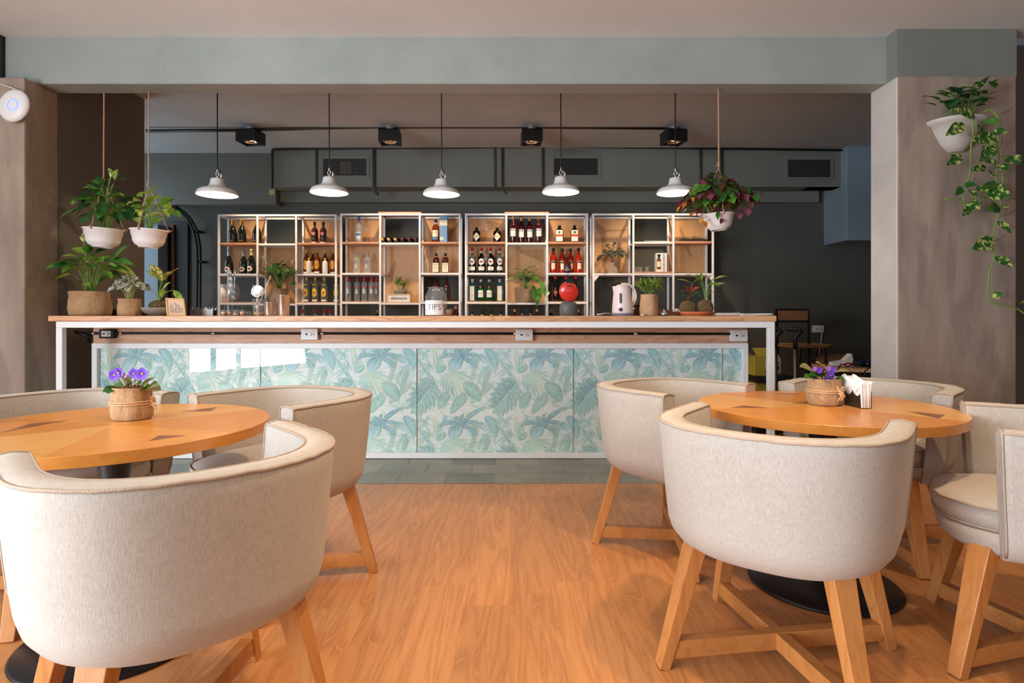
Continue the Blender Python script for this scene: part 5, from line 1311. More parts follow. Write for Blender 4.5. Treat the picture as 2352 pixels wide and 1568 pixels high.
# things on the right unit
r_ = rnd(8)
for i in range(4):
    b = bmn(); q = Matrix.Rotation(r_.uniform(-.12, .12), 3, 'Z'); box(b, -.14 + r_.uniform(-.02, .02), .12 + r_.uniform(-.02, .02), -.10, .10, i * .003, i * .003 + .002, rot=q)
    for v in b.verts:
        v.co.z += max(0, -v.co.x - .0) * .0
    s = obj('paper_sheet', b, 'paper_white'); s.location = (P(1504, 0, 7.22).x, 7.22, _zb['r1'] + .0005); tag(s, 'white paper sheets piled on the right shelves, above the tumblers', 'paper', 'papers on the right shelves')
for i, px in enumerate((1462, 1471.5, 1486)):
    cyl_thing('tumbler', 'small clear tumbler left of the white liqueur box, %s of three' % ORD[3][i], 'tumbler', px, 7.2 - .03 * i, [(0, 0), (.022, 0), (.028, .062), (.0265, .062), (.02, .005), (0, .005)], 'glass_thin', 'glass', 'small tumblers', z=_zb['r2w'])
t = thing('liqueur_box', 'white liqueur carton with vertical black lettering and bottle picture', 'box', (P(1519.5, 0, 7.16).x, 7.16, _zb['r2w']))
b = bmn(); box(b, -.064, .064, 0, .09, 0, .225); obj('carton', b, 'label_white', t, bevel=.001)
lo = obj('lettering', text_bm('DISARONNO', .042, mtx=Matrix.Translation((.030, -.0012, .112)) @ Matrix.Rotation(-PI / 2, 4, 'Y'), width=.205), 'ink', t)
b = bmn(); box(b, -.058, -.006, -.001, 0, .03, .155, mi=0); box(b, -.045, -.018, -.001, 0, .155, .185, mi=1); box(b, -.05, -.012, -.001, 0, .185, .21, mi=1); box(b, -.053, -.012, -.0018, -.001, .06, .125, mi=2); obj('bottle_picture', b, ['coffee_brown', 'ink', 'label_cream'], t)
t = thing('laptop', 'closed black laptop lying on the upper right wooden shelf', 'laptop', (P(1590, 0, 7.2).x, 7.2, _zb['r3'])); b = bmn(); box(b, -.16, .16, -.09, .12, .0, .012); obj('base', b, 'steel_brushed', t); b = bmn(); box(b, -.16, .16, -.09, .12, .0125, .022); obj('lid', b, 'black_plastic', t, bevel=.003)
t = thing('coin_dish', 'small flat dish on the lower right shelf', 'dish', (P(1567, 0, 7.2).x, 7.2, _zb['r2'])); b = bmn(); lathe(b, [(0, 0), (.05, 0), (.06, .008), (.055, .008), (0, .003)], 20); obj('dish', b, 'stone_grey', t)
t = thing('coin_dish', 'small dark dish at the right end of the lower right shelf', 'dish', (P(1619, 0, 7.2).x, 7.2, _zb['r2'])); b = bmn(); lathe(b, [(0, 0), (.04, 0), (.05, .012), (.045, .012), (0, .003)], 20); obj('dish', b, 'stone_grey', t)
# ================================================================ RIGHT PART OF THE COUNTER
# capsule machine: grey dome base, red drum, black band
Y = 4.55; o_ = Vector((P(1306, 0, Y).x, Y, CTZ))
t = thing('capsule_machine', 'round red and grey coffee machine with black top flap', 'coffee machine', o_)
b = bmn(); lathe(b, [(0, 0), (.066, 0), (.069, .004), (.069, .062), (.067, .08), (.055, .10), (.03, .112), (0, .115)], 40); obj('base', b, 'machine_grey', t, smooth=True)
b = bmn(); lathe(b, [(0, -.05), (.060, -.05), (.069, -.042), (.0705, -.03), (.0705, .04), (.064, .05), (0, .05)], 48, mtx=Matrix.Translation((0, 0, .185)) @ Matrix.Rotation(PI / 2 + .22, 4, 'X')); dr = obj('drum', b, 'machine_red', t)
b = bmn(); mx = Matrix.Translation((0, -.012, .185)) @ Matrix.Rotation(-.22, 4, 'X')
for q in ((-.021, .021, -.056, -.048, .022, .090), ): 
    fs = box(b, *q); 
for v in b.verts: v.co = mx @ v.co
obj('top_flap', b, 'coffee_brown' if False else 'black_plastic', t, bevel=.004)
obj('lettering', text_bm('nespresso', .009, mtx=mx @ Matrix.Translation((0, -.0565, .05)), width=.028), 'ink_gold', t)
obj('lettering', text_bm('momento', .011, mtx=mx @ Matrix.Translation((0, -.0405, -.004)), width=.04, bold=.01), 'ink_gold', dr)
# kettle
Y = 4.45; o_ = Vector((P(1430, 0, Y).x, Y, CTZ))
t = thing('electric_kettle', 'cream plastic electric kettle on a grey base', 'kettle', o_)
b = bmn(); lathe(b, [(0, 0), (.080, 0), (.084, .005), (.084, .014), (.078, .017), (0, .017)], 36); obj('base', b, 'kettle_grey', t, smooth=True)
b = bmn(); rings = []
for k in range(15):
    u = k / 14; z = .018 + .200 * u; w_ = .079 - .020 * u ** 1.3; cxk = -.004 * u; ring = []
    for i in range(32):
        a = 2 * PI * i / 32; x = cxk + w_ * math.cos(a); y = w_ * math.sin(a)
        if math.cos(a) < -.55 and u > .75: x -= .030 * (u - .75) * 4 * .45 * (-math.cos(a) - .55) / .45
        zz = z - (.012 * max(0, (x - cxk) / w_) if u > .9 else 0)
        ring.append(b.verts.new((x, y, zz)))
    rings.append(ring)
for k in range(14):
    for i in range(32): j = (i + 1) % 32; b.faces.new((rings[k][i], rings[k][j], rings[k + 1][j], rings[k + 1][i]))
b.faces.new(rings[0]); b.faces.new(rings[-1]); obj('body', b, 'kettle', t, smooth=True)
b = bmn(); lathe(b, [(.055, 0), (.05, .010), (.03, .018), (0, .021)], 32, c=(0, 0, .214)); obj('lid', b, 'kettle', t, smooth=True)
b = bmn(); hp = bez((-.01, 0, .232), (.085, 0, .245), (.098, 0, .15), 10) + bez((.098, 0, .15), (.096, 0, .10), (.062, 0, .07), 6)[1:]
tube(b, hp, .0125, 10, r1=.010); obj('handle', b, 'kettle', t, smooth=True)
b = bmn(); box(b, -.036, -.018, -.0755, -.060, .085, .160); o = obj('water_gauge', b, 'window_smoke', t, bevel=.006); o.rotation_euler = (-.085, 0, .0); o.location = (0, -.009, 0)
b = bmn(); lathe(b, [(0, -.082), (.014, -.082), (.014, -.07), (0, -.07)], 20, mtx=Matrix.Translation((-.030, 0, .045)) @ Matrix.Rotation(-PI / 2, 4, 'X') @ Matrix.Scale(1, 4)); 
obj('knob', b, 'kettle_purple', t, smooth=True)
b = bmn(); box(b, .055, .082, -.03, -.01, .045, .062); obj('switch', b, 'steel', t, bevel=.002)
b = bmn(); tube(b, [P(1402, 720, 4.42), P(1390, 719.5, 4.36), P(1378, 721.8, 4.33), P(1371, 722.2, 4.34)], .0035, 8); o = obj('kettle_cord', b, 'white_plastic'); tag(o, 'white cord lying left of the kettle on the bar', 'cord'); o.location = (0, 0, .001)
# jar behind
t = cyl_thing('dark_jar', 'dark brown glass jar with a black lid right of the kettle', 'jar', 1464, 4.66, [(0, 0), (.036, 0), (.038, .01), (.038, .06), (.03, .07)], 'glass_brown', 'glass'); b = bmn(); lathe(b, [(.033, .07), (.035, .072), (.035, .088), (0, .088)], 24); obj('lid', b, 'cap_black', t)
# clay bag pot with palm
Y = 4.42; o_ = Vector((P(1491, 0, Y).x, Y, CTZ))
t = thing('potted_palm', 'small upright palm in a tan sack-like pot beside the kettle', 'plant', o_)
sack('pot', t, .066, .157, 'clay', 22); palm(t, 12, 5, .14, .10, .12, 9, .09, .014, ['leaf_palm', 'leaf_bright'])
# service bell, tray, tissue
t = cyl_thing('service_bell', 'chrome service bell on the bar', 'bell', 1525, 4.4, [(.031, .009), (.030, .018), (.022, .030), (.008, .036), (0, .036)], 'steel', 'dome'); b = bmn(); lathe(b, [(0, 0), (.034, 0), (.034, .008), (0, .008)], 28); obj('base', b, 'black_plastic', t); b = bmn(); lathe(b, [(.003, .036), (.003, .044), (.006, .046), (0, .05)], 12); obj('button', b, 'steel', t)
t = thing('serving_tray', 'dark brown wooden tray behind the service bell', 'tray', (P(1540, 0, 4.72).x, 4.72, CTZ)); b = bmn()
box(b, -.13, .16, -.06, .06, 0, .006)
for q in ((-.13, .16, -.06, -.055), (-.13, .16, .055, .06), (-.13, -.125, -.06, .06), (.155, .16, -.06, .06)): box(b, *q, .006, .048 if q[2] == .055 else .03)
obj('tray', b, 'stool_wood', t)
def crumple(label, px, Y, R, z=CTZ, sq=.8):
    b = bmn(); bmesh.ops.create_icosphere(b, subdivisions=3, radius=R)
    for v in b.verts: v.co *= 1 + .55 * mnoise.noise(v.co * (2.2 / R)); v.co.z *= sq
    mz = min(v.co.z for v in b.verts); 
    for v in b.verts: v.co.z -= mz
    o = obj('crumpled_tissue', b, 'paper_white'); o.location = (P(px, 0, Y).x, Y, z); tag(o, label, 'tissue'); return o
crumple('crumpled white tissue on the dark tray left of the moss balls', 1554, 4.70, .028, CTZ + .0065)
crumple('small crumpled tissue at the foot of the tan palm pot', 1476, 4.345, .012, CTZ, .5)
# terracotta saucer with two moss balls
Y = 4.5; o_ = Vector((P(1600, 0, Y).x, Y, CTZ))
t = thing('terracotta_saucer', 'orange terracotta saucer under two moss ball plants', 'saucer', o_); b = bmn(); lathe(b, [(0, 0), (.105, 0), (.122, .022), (.126, .030), (.121, .030), (.104, .007), (0, .007)], 40); obj('saucer', b, 'terracotta', t, smooth=True)
oa = Vector((P(1579, 0, 4.48).x, 4.48, CTZ + .0075))
t = thing('moss_ball_plant', 'moss ball with reddish spiky leaves, left one on the terracotta saucer', 'plant', oa); moss_ball(t, .058, 31, .9)
ex = [((0, 0, .1), P_(*a, 4.45, oa), P_(*c_, 4.42, oa), w_, mi) for a, c_, w_, mi in (((1590, 652), (1554, 642), .03, 1), ((1583, 665), (1570, 657), .04, 0), ((1585, 668), (1563, 669), .028, 0), ((1583, 676), (1565, 679), .028, 2), ((1586, 670), (1608, 660), .04, 0), ((1588, 675), (1612, 682), .03, 2), ((1586, 655), (1612, 637), .04, 1), ((1592, 652), (1610, 640), .03, 1), ((1585, 668), (1592, 654), .035, 0), ((1588, 680), (1607, 670), .03, 2), ((1582, 672), (1574, 662), .03, 0))]
leafy(t, ex, ['leaf_croton', 'leaf_lime', 'leaf_dark'], stem='stem_brown', sr=.003)
oc = Vector((P(1620, 0, 4.49).x, 4.49, CTZ + .0075))
t = thing('moss_ball_plant', 'moss ball with long-stemmed arrow leaves, right one on the terracotta saucer', 'plant', oc); moss_ball(t, .060, 37, .92)
ex = [((0, 0, .1), P_(*a, 4.47, oc), P_(*c_, 4.44, oc), w_, mi) for a, c_, w_, mi in (((1604, 640), (1570, 632), .035, 1), ((1596, 635), (1607, 643), .06, 0), ((1612, 638), (1594, 630), .03, 2), ((1642, 640), (1672, 635), .03, 2), ((1640, 655), (1668, 652), .035, 2), ((1630, 652), (1655, 658), .05, 0), ((1630, 648), (1645, 640), .04, 0), ((1626, 640), (1634, 634), .022, 3), ((1612, 645), (1610, 625), .025, 0), ((1634, 670), (1641, 673), .012, 1))]
leafy(t, ex, ['leaf_bright', 'leaf_lime', 'leaf_olive', 'leaf_orange'], sr=.0026)
# papers at the right end
r_ = rnd(14)
for i in range(9):
    s = 'left' if i < 5 else 'right'; px = 1662 if i < 5 else 1722
    b = bmn(); w_ = r_.uniform(.07, .095) if i < 5 else r_.uniform(.11, .14); q = Matrix.Rotation(r_.uniform(-.35, .35), 3, 'Z'); k = i if i < 5 else i - 5
    box(b, -w_, w_, -.1, .1, k * .0042, k * .0042 + .0036, rot=q)
    for v in b.verts: v.co.z += .02 * max(0, v.co.x) * (k + 1) * .1
    o = obj('paper_leaflet', b, ('paper_tan', 'paper', 'paper_white')[i % 3], None); o.location = (P(px, 0, 4.5).x, 4.5, CTZ + .0003); tag(o, 'leaflets in the %s stack at the right end of the bar' % s, 'leaflet', 'leaflets in the %s stack' % s)
# ---- clutter at the left pots
for i, (px, m, hh_) in enumerate(((258, 'glass_brown', .06), (270, 'glass_brown', .05), (334, 'glass_brown', .045))):
    cyl_thing('dark_cup', 'small dark glass half hidden between the left plant pots, ' + ORD[3][i], 'glass', px, 4.72, [(0, 0), (.022, 0), (.026, hh_), (.024, hh_), (.02, .004), (0, .004)], m, 'glass', 'dark glasses behind the pots')
# ================================================================ HANGING POTS
def hanging(px, py_rim, Y, wpx, label, top_y, knot_py, rx, spec, tilt=0.0, rope_px=None):
    """white plastic pot on a rope from the beam; spec(parent, origin) grows the plant"""
    rim = P(px, py_rim, Y); R = wpx / 2 * Y / F; hgt = R * 1.02
    t = thing('hanging_planter', label, 'hanging plant', rim - Vector((0, 0, hgt)), 0, 'white hanging pots')
    t.rotation_euler = (0, tilt, 0)
    s = R / .136
    b = bmn(); lathe(b, [(0, .008), (.055 * s, .008), (.055 * s, .0), (.07 * s, .0), (.072 * s, .010), (.095 * s, .022 * s), (.110 * s, .048 * s), (.118 * s, .092 * s), (.122 * s, .094 * s), (.127 * s, hgt - .008), (.136 * s, hgt - .006), (.136 * s, hgt), (.124 * s, hgt), (.118 * s, hgt - .02), (0, hgt - .02)], 48)
    obj('pot', b, 'pot_white', t, smooth=False)
    b = bmn(); lathe(b, [(0, hgt - .012), (.118 * s, hgt - .018)], 24); obj('soil', b, 'soil', t)
    inv = Matrix.Rotation(-tilt, 3, 'Y'); o0 = Vector(t.location)
    loc = lambda v: inv @ (Vector(v) - o0)
    kn = P(rope_px or px, knot_py, Y); tp = Vector((P(rx, 0, Y).x, Y, BZ if top_y is None else top_y))
    b = bmn()
    pts = [loc(kn.lerp(tp, i / 40)) for i in range(41)]
    for ph in (0, PI):
        tube(b, [loc(kn.lerp(tp, i / 160)) + Vector((math.cos(i * .9 + ph) * .0030, math.sin(i * .9 + ph) * .0030, 0)) for i in range(161)], .0034, 5)
    for k, a in enumerate((.35, PI - .35, -PI / 2)):
        e = Vector((math.cos(a) * R * .97, math.sin(a) * R * .97, hgt)); kk = loc(kn)
        tube(b, [kk, kk.lerp(e, .5) + Vector((math.cos(a) * .006, 0, 0)), e], .0034, 6)
        tube(b, [e + Vector((0, 0, .012)), e + Vector((math.cos(a) * .014, math.sin(a) * .014, .0)), e + Vector((0, 0, -.012))], .006, 6)
        tube(b, [e, e + Vector((math.cos(a) * .024, math.sin(a) * .02, .006))], .0028, 5)
    kk = loc(kn)
    for dz in (0, .02): tube(b, [kk + Vector((math.cos(i * .7) * .007, math.sin(i * .7) * .007, dz + .002 * i)) for i in range(9)], .005, 6)
    tube(b, [kk, kk + Vector((-.02, 0, .012))], .003, 5)
    obj('rope', b, 'rope', t, smooth=True)
    spec(t, loc, hgt, R)
    return t
def sp1(t, loc, h, R):
    ex = []
    for a, c_, w_, mi in (((238, 455), (192, 420), .045, 1), ((238, 470), (228, 448), .05, 0), ((212, 470), (163, 490), .055, 0), ((205, 492), (176, 504), .05, 0), ((200, 498), (186, 515), .05, 0), ((262, 420), (290, 412), .06, 0), ((254, 434), (262, 408), .05, 0), ((240, 450), (246, 412), .05, 0), ((272, 468), (322, 450), .07, 0), ((278, 470), (318, 470), .075, 0), ((260, 487), (286, 512), .07, 0), ((282, 484), (306, 510), .085, 0), ((215, 480), (204, 516), .075, 0), ((225, 486), (235, 512), .06, 0), ((238, 462), (232, 500), .085, 0), ((244, 455), (262, 450), .06, 0), ((250, 490), (262, 500), .05, 1), ((276, 522), (306, 517), .03, 1), ((300, 485), (282, 480), .03, 1)):
        ex.append(((.02, 0, h - .02), loc(P(*a, 4.50)), loc(P(*c_, 4.46)), w_, mi))
    lush(t, 56, 41, .15, h + .02, h + .24, .13, .056, ['leaf_dark', 'leaf_green', 'leaf_bright'], zb=h - .02, extra=ex, droop=.7)
    flower_spathe(t, loc(P(254, 408, 4.5)), loc(P(250, 386, 4.5)), .06, (0, 0, h), 'lily_green'); flower_spathe(t, loc(P(264, 414, 4.5)), loc(P(272, 388, 4.48)), .05, (0, 0, h), 'leaf_lime')
def sp2(t, loc, h, R):
    ex = []
    for a, c_, w_, mi in (((340, 470), (365, 448), .10, 0), ((372, 470), (400, 455), .09, 0), ((330, 482), (350, 470), .12, 0), ((325, 478), (300, 474), .08, 1), ((388, 486), (414, 500), .09, 0), ((370, 480), (388, 498), .08, 1), ((350, 500), (368, 488), .08, 1), ((318, 496), (316, 480), .06, 1), ((328, 505), (340, 495), .07, 1), ((390, 492), (396, 478), .06, 1), ((360, 500), (358, 512), .07, 0), ((320, 486), (305, 492), .05, 1), ((373, 500), (385, 494), .06, 0), ((310, 500), (318, 512), .05, 1), ((350, 522), (358, 518), .03, 0)):
        ex.append(((.0, 0, h - .02), loc(P(*a, 4.50)), loc(P(*c_, 4.46)), w_, mi))
    lush(t, 15, 44, .11, h + .04, h + .2, .08, .065, ['leaf_bright', 'leaf_lime'], zb=h - .02, extra=ex, droop=.5, stem='stem_green')
def sp3(t, loc, h, R):
    lush(t, 210, 47, .235, h + .0, h + .21, .085, .060, ['leaf_coleus', 'leaf_purple', 'leaf_green', 'leaf_coleus'], zb=h - .02, droop=.85, up=.05, stem='stem_brown', ybias=.7, every=6)
    lush(t, 70, 48, .17, h - .01, h + .15, .09, .065, ['leaf_green', 'leaf_bright', 'leaf_coleus', 'leaf_green'], zb=h - .02, droop=.9, up=.05, stem='stem_brown', ybias=.95, every=5)
    ex = []
    for a, c_, w_, mi in (((1600, 488), (1582, 498), .045, 0), ((1575, 466), (1568, 478), .04, 0), ((1564, 472), (1554, 490), .03, 0), ((1596, 478), (1608, 472), .035, 0), ((1570, 475), (1582, 482), .035, 2), ((1612, 500), (1608, 515), .04, 0), ((1590, 452), (1592, 464), .03, 0), ((1572, 462), (1583, 468), .03, 0), ((1700, 490), (1700, 504), .045, 1), ((1715, 478), (1718, 497), .06, 1), ((1740, 462), (1748, 474), .04, 1), ((1745, 442), (1756, 455), .02, 1), ((1650, 486), (1648, 505), .035, 2), ((1660, 502), (1655, 515), .035, 1), ((1720, 465), (1728, 478), .05, 1), ((1736, 446), (1738, 464), .06, 2), ((1640, 478), (1650, 470), .06, 3), ((1640, 470), (1675, 460), .10, 2), ((1620, 508), (1622, 524), .03, 0)):
        ex.append((loc(P((a[0] + 1650) / 2, 488, 4.5)), loc(P(*a, 4.38)), loc(P(*c_, 4.36)), w_, mi))
    leafy(t, ex, ['leaf_orange', 'leaf_purple', 'leaf_green', 'leaf_bright'], stem='stem_brown', name='trailing_foliage')
hanging(236, 526, 4.58, 84, 'white hanging pot of dark green peace lily, leftmost', BZ, 418, 239, sp1, .045, 238)
hanging(341, 528, 4.56, 80, 'white hanging pot of light green arrow leaves, next to the leftmost lamp', BZ, 428, 342, sp2, .04, 341)
hanging(1651, 492, 4.50, 72, 'white hanging pot of purple and green trailing leaves beside the last lamp', BZ, 383, 1650, sp3, -.05, 1651)
# ================================================================ WALL PLANTER WITH POTHOS
YC = CF
rim0, rim1 = P(2140, 268, 4.1), P(2282, 262, 4.1)
R = .205; o_ = Vector(((2211 - CX) * 4.2 / F, YC - .002, P(0, 337, 4.13).z)); hgt = P(0, 262, 4.1).z - o_.z
t = thing('wall_planter', 'ribbed grey half-round wall pot of variegated trailing pothos on the concrete column', 'wall plant', o_)
b = bmn(); prof = [(0, 0), (.055, 0), (.10, .05), (.14, .12), (.165, hgt - .035), (.19, hgt - .032), (R, hgt - .004), (R, hgt), (.155, hgt), (.15, hgt - .03), (0, hgt - .03)]
lathe(b, prof, 60, a0=PI, a1=2 * PI, wob=lambda a, z: 1 + (.018 * math.cos(a * 46) if .03 < z < hgt - .034 else 0), sy=.9)
obj('pot', b, 'planter_grey', t)
b = bmn(); lathe(b, [(0, hgt - .02), (.148, hgt - .025)], 24, a0=PI, a1=2 * PI, sy=.9); obj('soil', b, 'soil', t)
def C6(x, y): return (1980 + x / 2.613, 150 + y / 2.613)
def V(x, y, Y): return P(*C6(x, y), Y) - o_
r_ = rnd(9)
ex = []
for a, c_, w_, mi in (((470, 215), (355, 190), .07, 0), ((450, 245), (345, 235), .03, 2), ((520, 190), (425, 175), .07, 0), ((540, 180), (450, 160), .06, 1), ((520, 190), (585, 190), .08, 0), ((560, 200), (520, 270), .09, 2), ((600, 180), (515, 130), .05, 2), ((570, 160), (650, 120), .06, 0), ((690, 150), (580, 140), .07, 1), ((700, 140), (780, 60), .06, 2), ((670, 130), (740, 110), .08, 0), ((780, 110), (840, 80), .07, 0), ((800, 140), (765, 95), .06, 1), ((700, 170), (660, 130), .06, 0), ((640, 230), (800, 200), .05, 2), ((680, 250), (760, 240), .06, 2), ((600, 230), (660, 215), .07, 0), ((570, 230), (480, 220), .06, 1), ((620, 150), (690, 180), .08, 1), ((500, 240), (430, 200), .05, 0), ((730, 200), (830, 150), .03, 1)):
    ex.append(((r_.uniform(-.08, .1), -.06, hgt - .02), V(*a, 4.12), V(*c_, 4.06), w_, mi))
for k in range(16):
    x, y = r_.uniform(480, 760), r_.uniform(150, 245); ex.append(((r_.uniform(-.08, .1), -.06, hgt - .02), V(x, y, 4.14), V(x + r_.uniform(-80, 70), y + r_.uniform(-30, 40), 4.08), r_.uniform(.05, .08), r_.randrange(3)))
leafy(t, ex, ['leaf_pothos', 'leaf_green', 'leaf_dark'], sr=.003)
vines = [[(630, 290), (650, 262), (665, 320), (667, 400), (655, 480), (650, 560), (650, 640), (630, 710)], [(720, 285), (765, 262), (800, 290), (830, 340), (815, 420), (810, 480), (822, 540), (805, 640), (800, 740), (745, 790), (705, 832), (620, 832), (560, 800), (492, 803)],
         [(840, 640), (848, 740), (822, 880), (800, 960), (778, 1030), (792, 1150), (765, 1240), (750, 1370), (772, 1420), (870, 1445), (940, 1465), (975, 1490)], [(640, 740), (660, 790), (740, 795)], [(828, 550), (880, 548)], [(600, 745), (612, 820)]]
b = bmn()
def vy(v, q): return (4.13 if q < .3 else 4.055) if v in vines[:2] and  q < 4.5 else 4.055 + min(.12, .05 * max(0, q - 4.5)) if v in vines[:2] else 4.17
for v in vines:
    pts = []
    for i in range(len(v) - 1):
        for k in range(4): u = k / 4; pts.append(V(v[i][0] * (1 - u) + v[i + 1][0] * u, v[i][1] * (1 - u) + v[i + 1][1] * u, vy(v, i + u)))
    pts.append(V(*v[-1], vy(v, len(v) - 1))); tube(b, pts, .0052, 6)
obj('vines', b, 'stem_green', t, smooth=True)
b = bmn()
for a, c_ in (((880, 800), (940, 798)), ((830, 905), (950, 835)), ((785, 1055), (860, 1012)), ((660, 700), (680, 675)), ((830, 480), (840, 430)), ((820, 290), (900, 255))): tube(b, bez(V(*a, 4.2), V((a[0] + c_[0]) / 2, a[1], 4.22), V(*c_, 4.24), 4), .0018, 4)
obj('air_roots', b, 'stem_brown', t)
b = bmn()
for a, c_, w_ in (((678, 318), (548, 262), .075), ((614, 352), (497, 425), .08), ((598, 540), (503, 603), .075), ((808, 440), (660, 455), .10), ((790, 475), (705, 580), .09), ((725, 330), (800, 365), .095), ((775, 400), (872, 408), .07), ((745, 612), (650, 632), .055), ((735, 570), (800, 600), .07), ((800, 605), (888, 632), .07), ((862, 552), (950, 600), .11), ((740, 758), (898, 785), .125), ((600, 722), (690, 718), .05), ((600, 730), (558, 785), .05), ((680, 728), (768, 770), .06), ((735, 750), (798, 690), .07), ((620, 838), (710, 862), .10), ((640, 850), (600, 905), .06), ((825, 850), (740, 870), .075), ((820, 848), (878, 862), .06), ((812, 935), (895, 1012), .055), ((788, 1045), (656, 1108), .10), ((795, 1148), (905, 1215), .07), ((780, 1388), (852, 1368), .05), ((942, 1432), (990, 1395), .06), ((775, 640), (775, 665), .06), ((720, 420), (690, 360), .07), ((640, 420), (672, 440), .05), ((640, 745), (685, 800), .045)):
    q_ = .09 if a[1] < 500 and a[0] < 820 else 0; leaf(b, V(*a, 4.15 - q_), V(*c_, 4.08 - q_), w_ * 1.12, seg=10, peak=.36, up=(0, -1, .25), bend=(0, -.012, .004), fold=.2, mi=r_.choice((0, 0, 0, 1)), wave=.002)
obj('trailing_leaves', b, ['leaf_pothos', 'leaf_green'], t)
# wifi access point
p = P(33, 243, 4.235)
t = thing('wireless_access_point', 'white round ceiling-type wireless access point with blue ring on the left column', 'access point', p); t.rotation_euler = (0, .5, -.0)
b = bmn(); mx = Matrix.Rotation(PI / 2, 4, 'X'); lathe(b, [(0, .030), (.05, .029), (.085, .022), (.102, .010), (.106, 0), (.100, -.012), (.06, -.030), (0, -.036)], 48, mtx=mx @ Matrix.Scale(1.12, 4, (0, 1, 0))); obj('housing', b, 'white_plastic', t, smooth=True)
b = bmn(); tube(b, [(.012 + math.cos(a) * .034, -.0275 - .004, .004 + math.sin(a) * .040) for a in [i * PI / 16 for i in range(32)]], .0022, 6, closed=True); obj('light_ring', b, 'blue_glow', t)
b = bmn(); tube(b, [P(0, 192, 4.25), P(28, 202, 4.24), P(45, 210, 4.24), P(58, 222, 4.26), P(60, 232, 4.27)], .004, 6); tag(obj('network_cable', b, 'white_plastic'), 'grey cable running to the wireless access point', 'cable')
b = bmn(); box(b, -.02, .02, 0, .012, -.02, .02); o = obj('cable_cleat', b, 'white_plastic'); o.location = P(40, 197, BF - .013) ; tag(o, 'small white cable clip on the left end of the beam', 'clip')
p = P(625, 441, YB); b = bmn(); box(b, -.035, .035, -.006, 0, -.035, .035); o = obj('wall_tag', b, 'tan_patch', bevel=.004); o.location = p; tag(o, 'small tan square patch on the bulkhead below the duct', 'patch')
# ================================================================ ON THE TABLES
def violet_pot(px, py, zt, label, R, hgt, seed, flowers, leaves, double=False, rz=0):
    Y = (H - zt) * F / (py - CY); o_ = Vector(((px - CX) * Y / F, Y, zt))
    t = thing('potted_violet', label, 'plant', o_)
    sack('burlap_pot', t, R, hgt, 'burlap', seed)
    b = bmn(); lathe(b, [(0, hgt * .8), (R * .84, hgt * .8)], 20); obj('soil', b, 'soil', t)
    b = bmn()
    for z in (.50, .57): tube(b, [(math.cos(a) * R * 1.06, math.sin(a) * R * 1.06, hgt * z + .0015 * math.sin(a * 30)) for a in [i * PI / 48 for i in range(96)]], .0026, 5, closed=True)
    a0 = rz; c_, s_ = math.cos(a0) * R * 1.07, math.sin(a0) * R * 1.07
    for k in range(9): r0 = rnd(k + seed); tube(b, bez((c_, s_, hgt * .53), (c_ + r0.uniform(-.02, .02), s_ - .018, hgt * .6 + r0.uniform(-.04, .03)), (c_ + r0.uniform(-.015, .02), s_ - .008, hgt * r0.uniform(.15, .75)), 5), .003, 5)
    obj('braid_tie', b, 'ribbon', t)
    for a, q, w_, mi in leaves: pass
    sp = [((0, 0, hgt * .8), P(*a, Y - .02) - o_, P(*q, Y - .04) - o_, w_ * 1.35, mi) for a, q, w_, mi in leaves]
    lush(t, 9, seed, R * .8, .012, .034, .045, .036, ['leaf_olive', 'leaf_green'], zb=hgt * .8, extra=sp, stem='stem_brown', droop=.15, up=.1, peak=.5)
    for i, (x, y, sz, mm) in enumerate(flowers):
        c = P(x, y, Y - .03) - o_; b = bmn(); r0 = rnd(i + 50)
        for ring in range(3 if double else 1):
            for k in range(6 if double else 5):
                a = k * 2 * PI / (6 if double else 5) + ring * .5 + i; d = Vector((math.cos(a), -.35 + .25 * ring * -1, math.sin(a))).normalized(); leaf(b, c, c + d * sz * (1 - ring * .28), sz * (.95 - ring * .2), up=(0, -1, 0), bend=(0, -.003, 0), fold=.1, seg=4, peak=.65)
        f = obj('flower', b, mm, t)
        b = bmn(); bmesh.ops.create_icosphere(b, subdivisions=1, radius=sz * .17)
        for v in b.verts: v.co += c + Vector((0, -.006, 0))
        obj('flower_eye', b, 'violet_eye' if not double else 'violet_pale', f)
        b = bmn(); tube(b, bez((c.x * .2, c.y * .2, hgt * .85), (c.x * .6, c.y * .4, hgt), c, 4), .0014, 5); obj('flower_stem', b, 'stem_brown', f)
    return t
violet_pot(305, 961, .7512, 'purple-flowered violet in a burlap wrapped pot on the left table', .068, .118, 61,
           [(265, 861, .024, 'violet'), (275, 855, .022, 'violet'), (285, 862, .014, 'violet_pale'), (310, 857, .022, 'violet'), (329, 858, .026, 'violet'), (322, 868, .012, 'violet_pale')],
           [((300, 880), (278, 866), .030, 0), ((292, 885), (322, 874), .034, 0), ((276, 892), (240, 889), .028, 0), ((262, 893), (246, 905), .03, 1), ((330, 890), (352, 870), .022, 0), ((336, 893), (363, 886), .034, 0), ((318, 898), (342, 888), .03, 1), ((325, 885), (362, 866), .018, 0)])
violet_pot(1894, 928, .7512, 'double purple violet in a burlap wrapped pot on the right table', .068, .112, 67,
           [(1881, 850, .016, 'violet'), (1906, 862, .020, 'violet'), (1897, 872, .014, 'violet'), (1912, 849, .015, 'violet'), (1902, 846, .014, 'violet_pale'), (1870, 847, .012, 'violet_pale')],
           [((1868, 853), (1836, 842), .036, 0), ((1898, 847), (1873, 832), .03, 0), ((1917, 856), (1952, 853), .032, 0), ((1872, 868), (1848, 869), .036, 1), ((1885, 864), (1858, 860), .028, 1), ((1888, 870), (1880, 858), .024, 1), ((1896, 858), (1905, 850), .024, 0)], double=True, rz=-1.2)
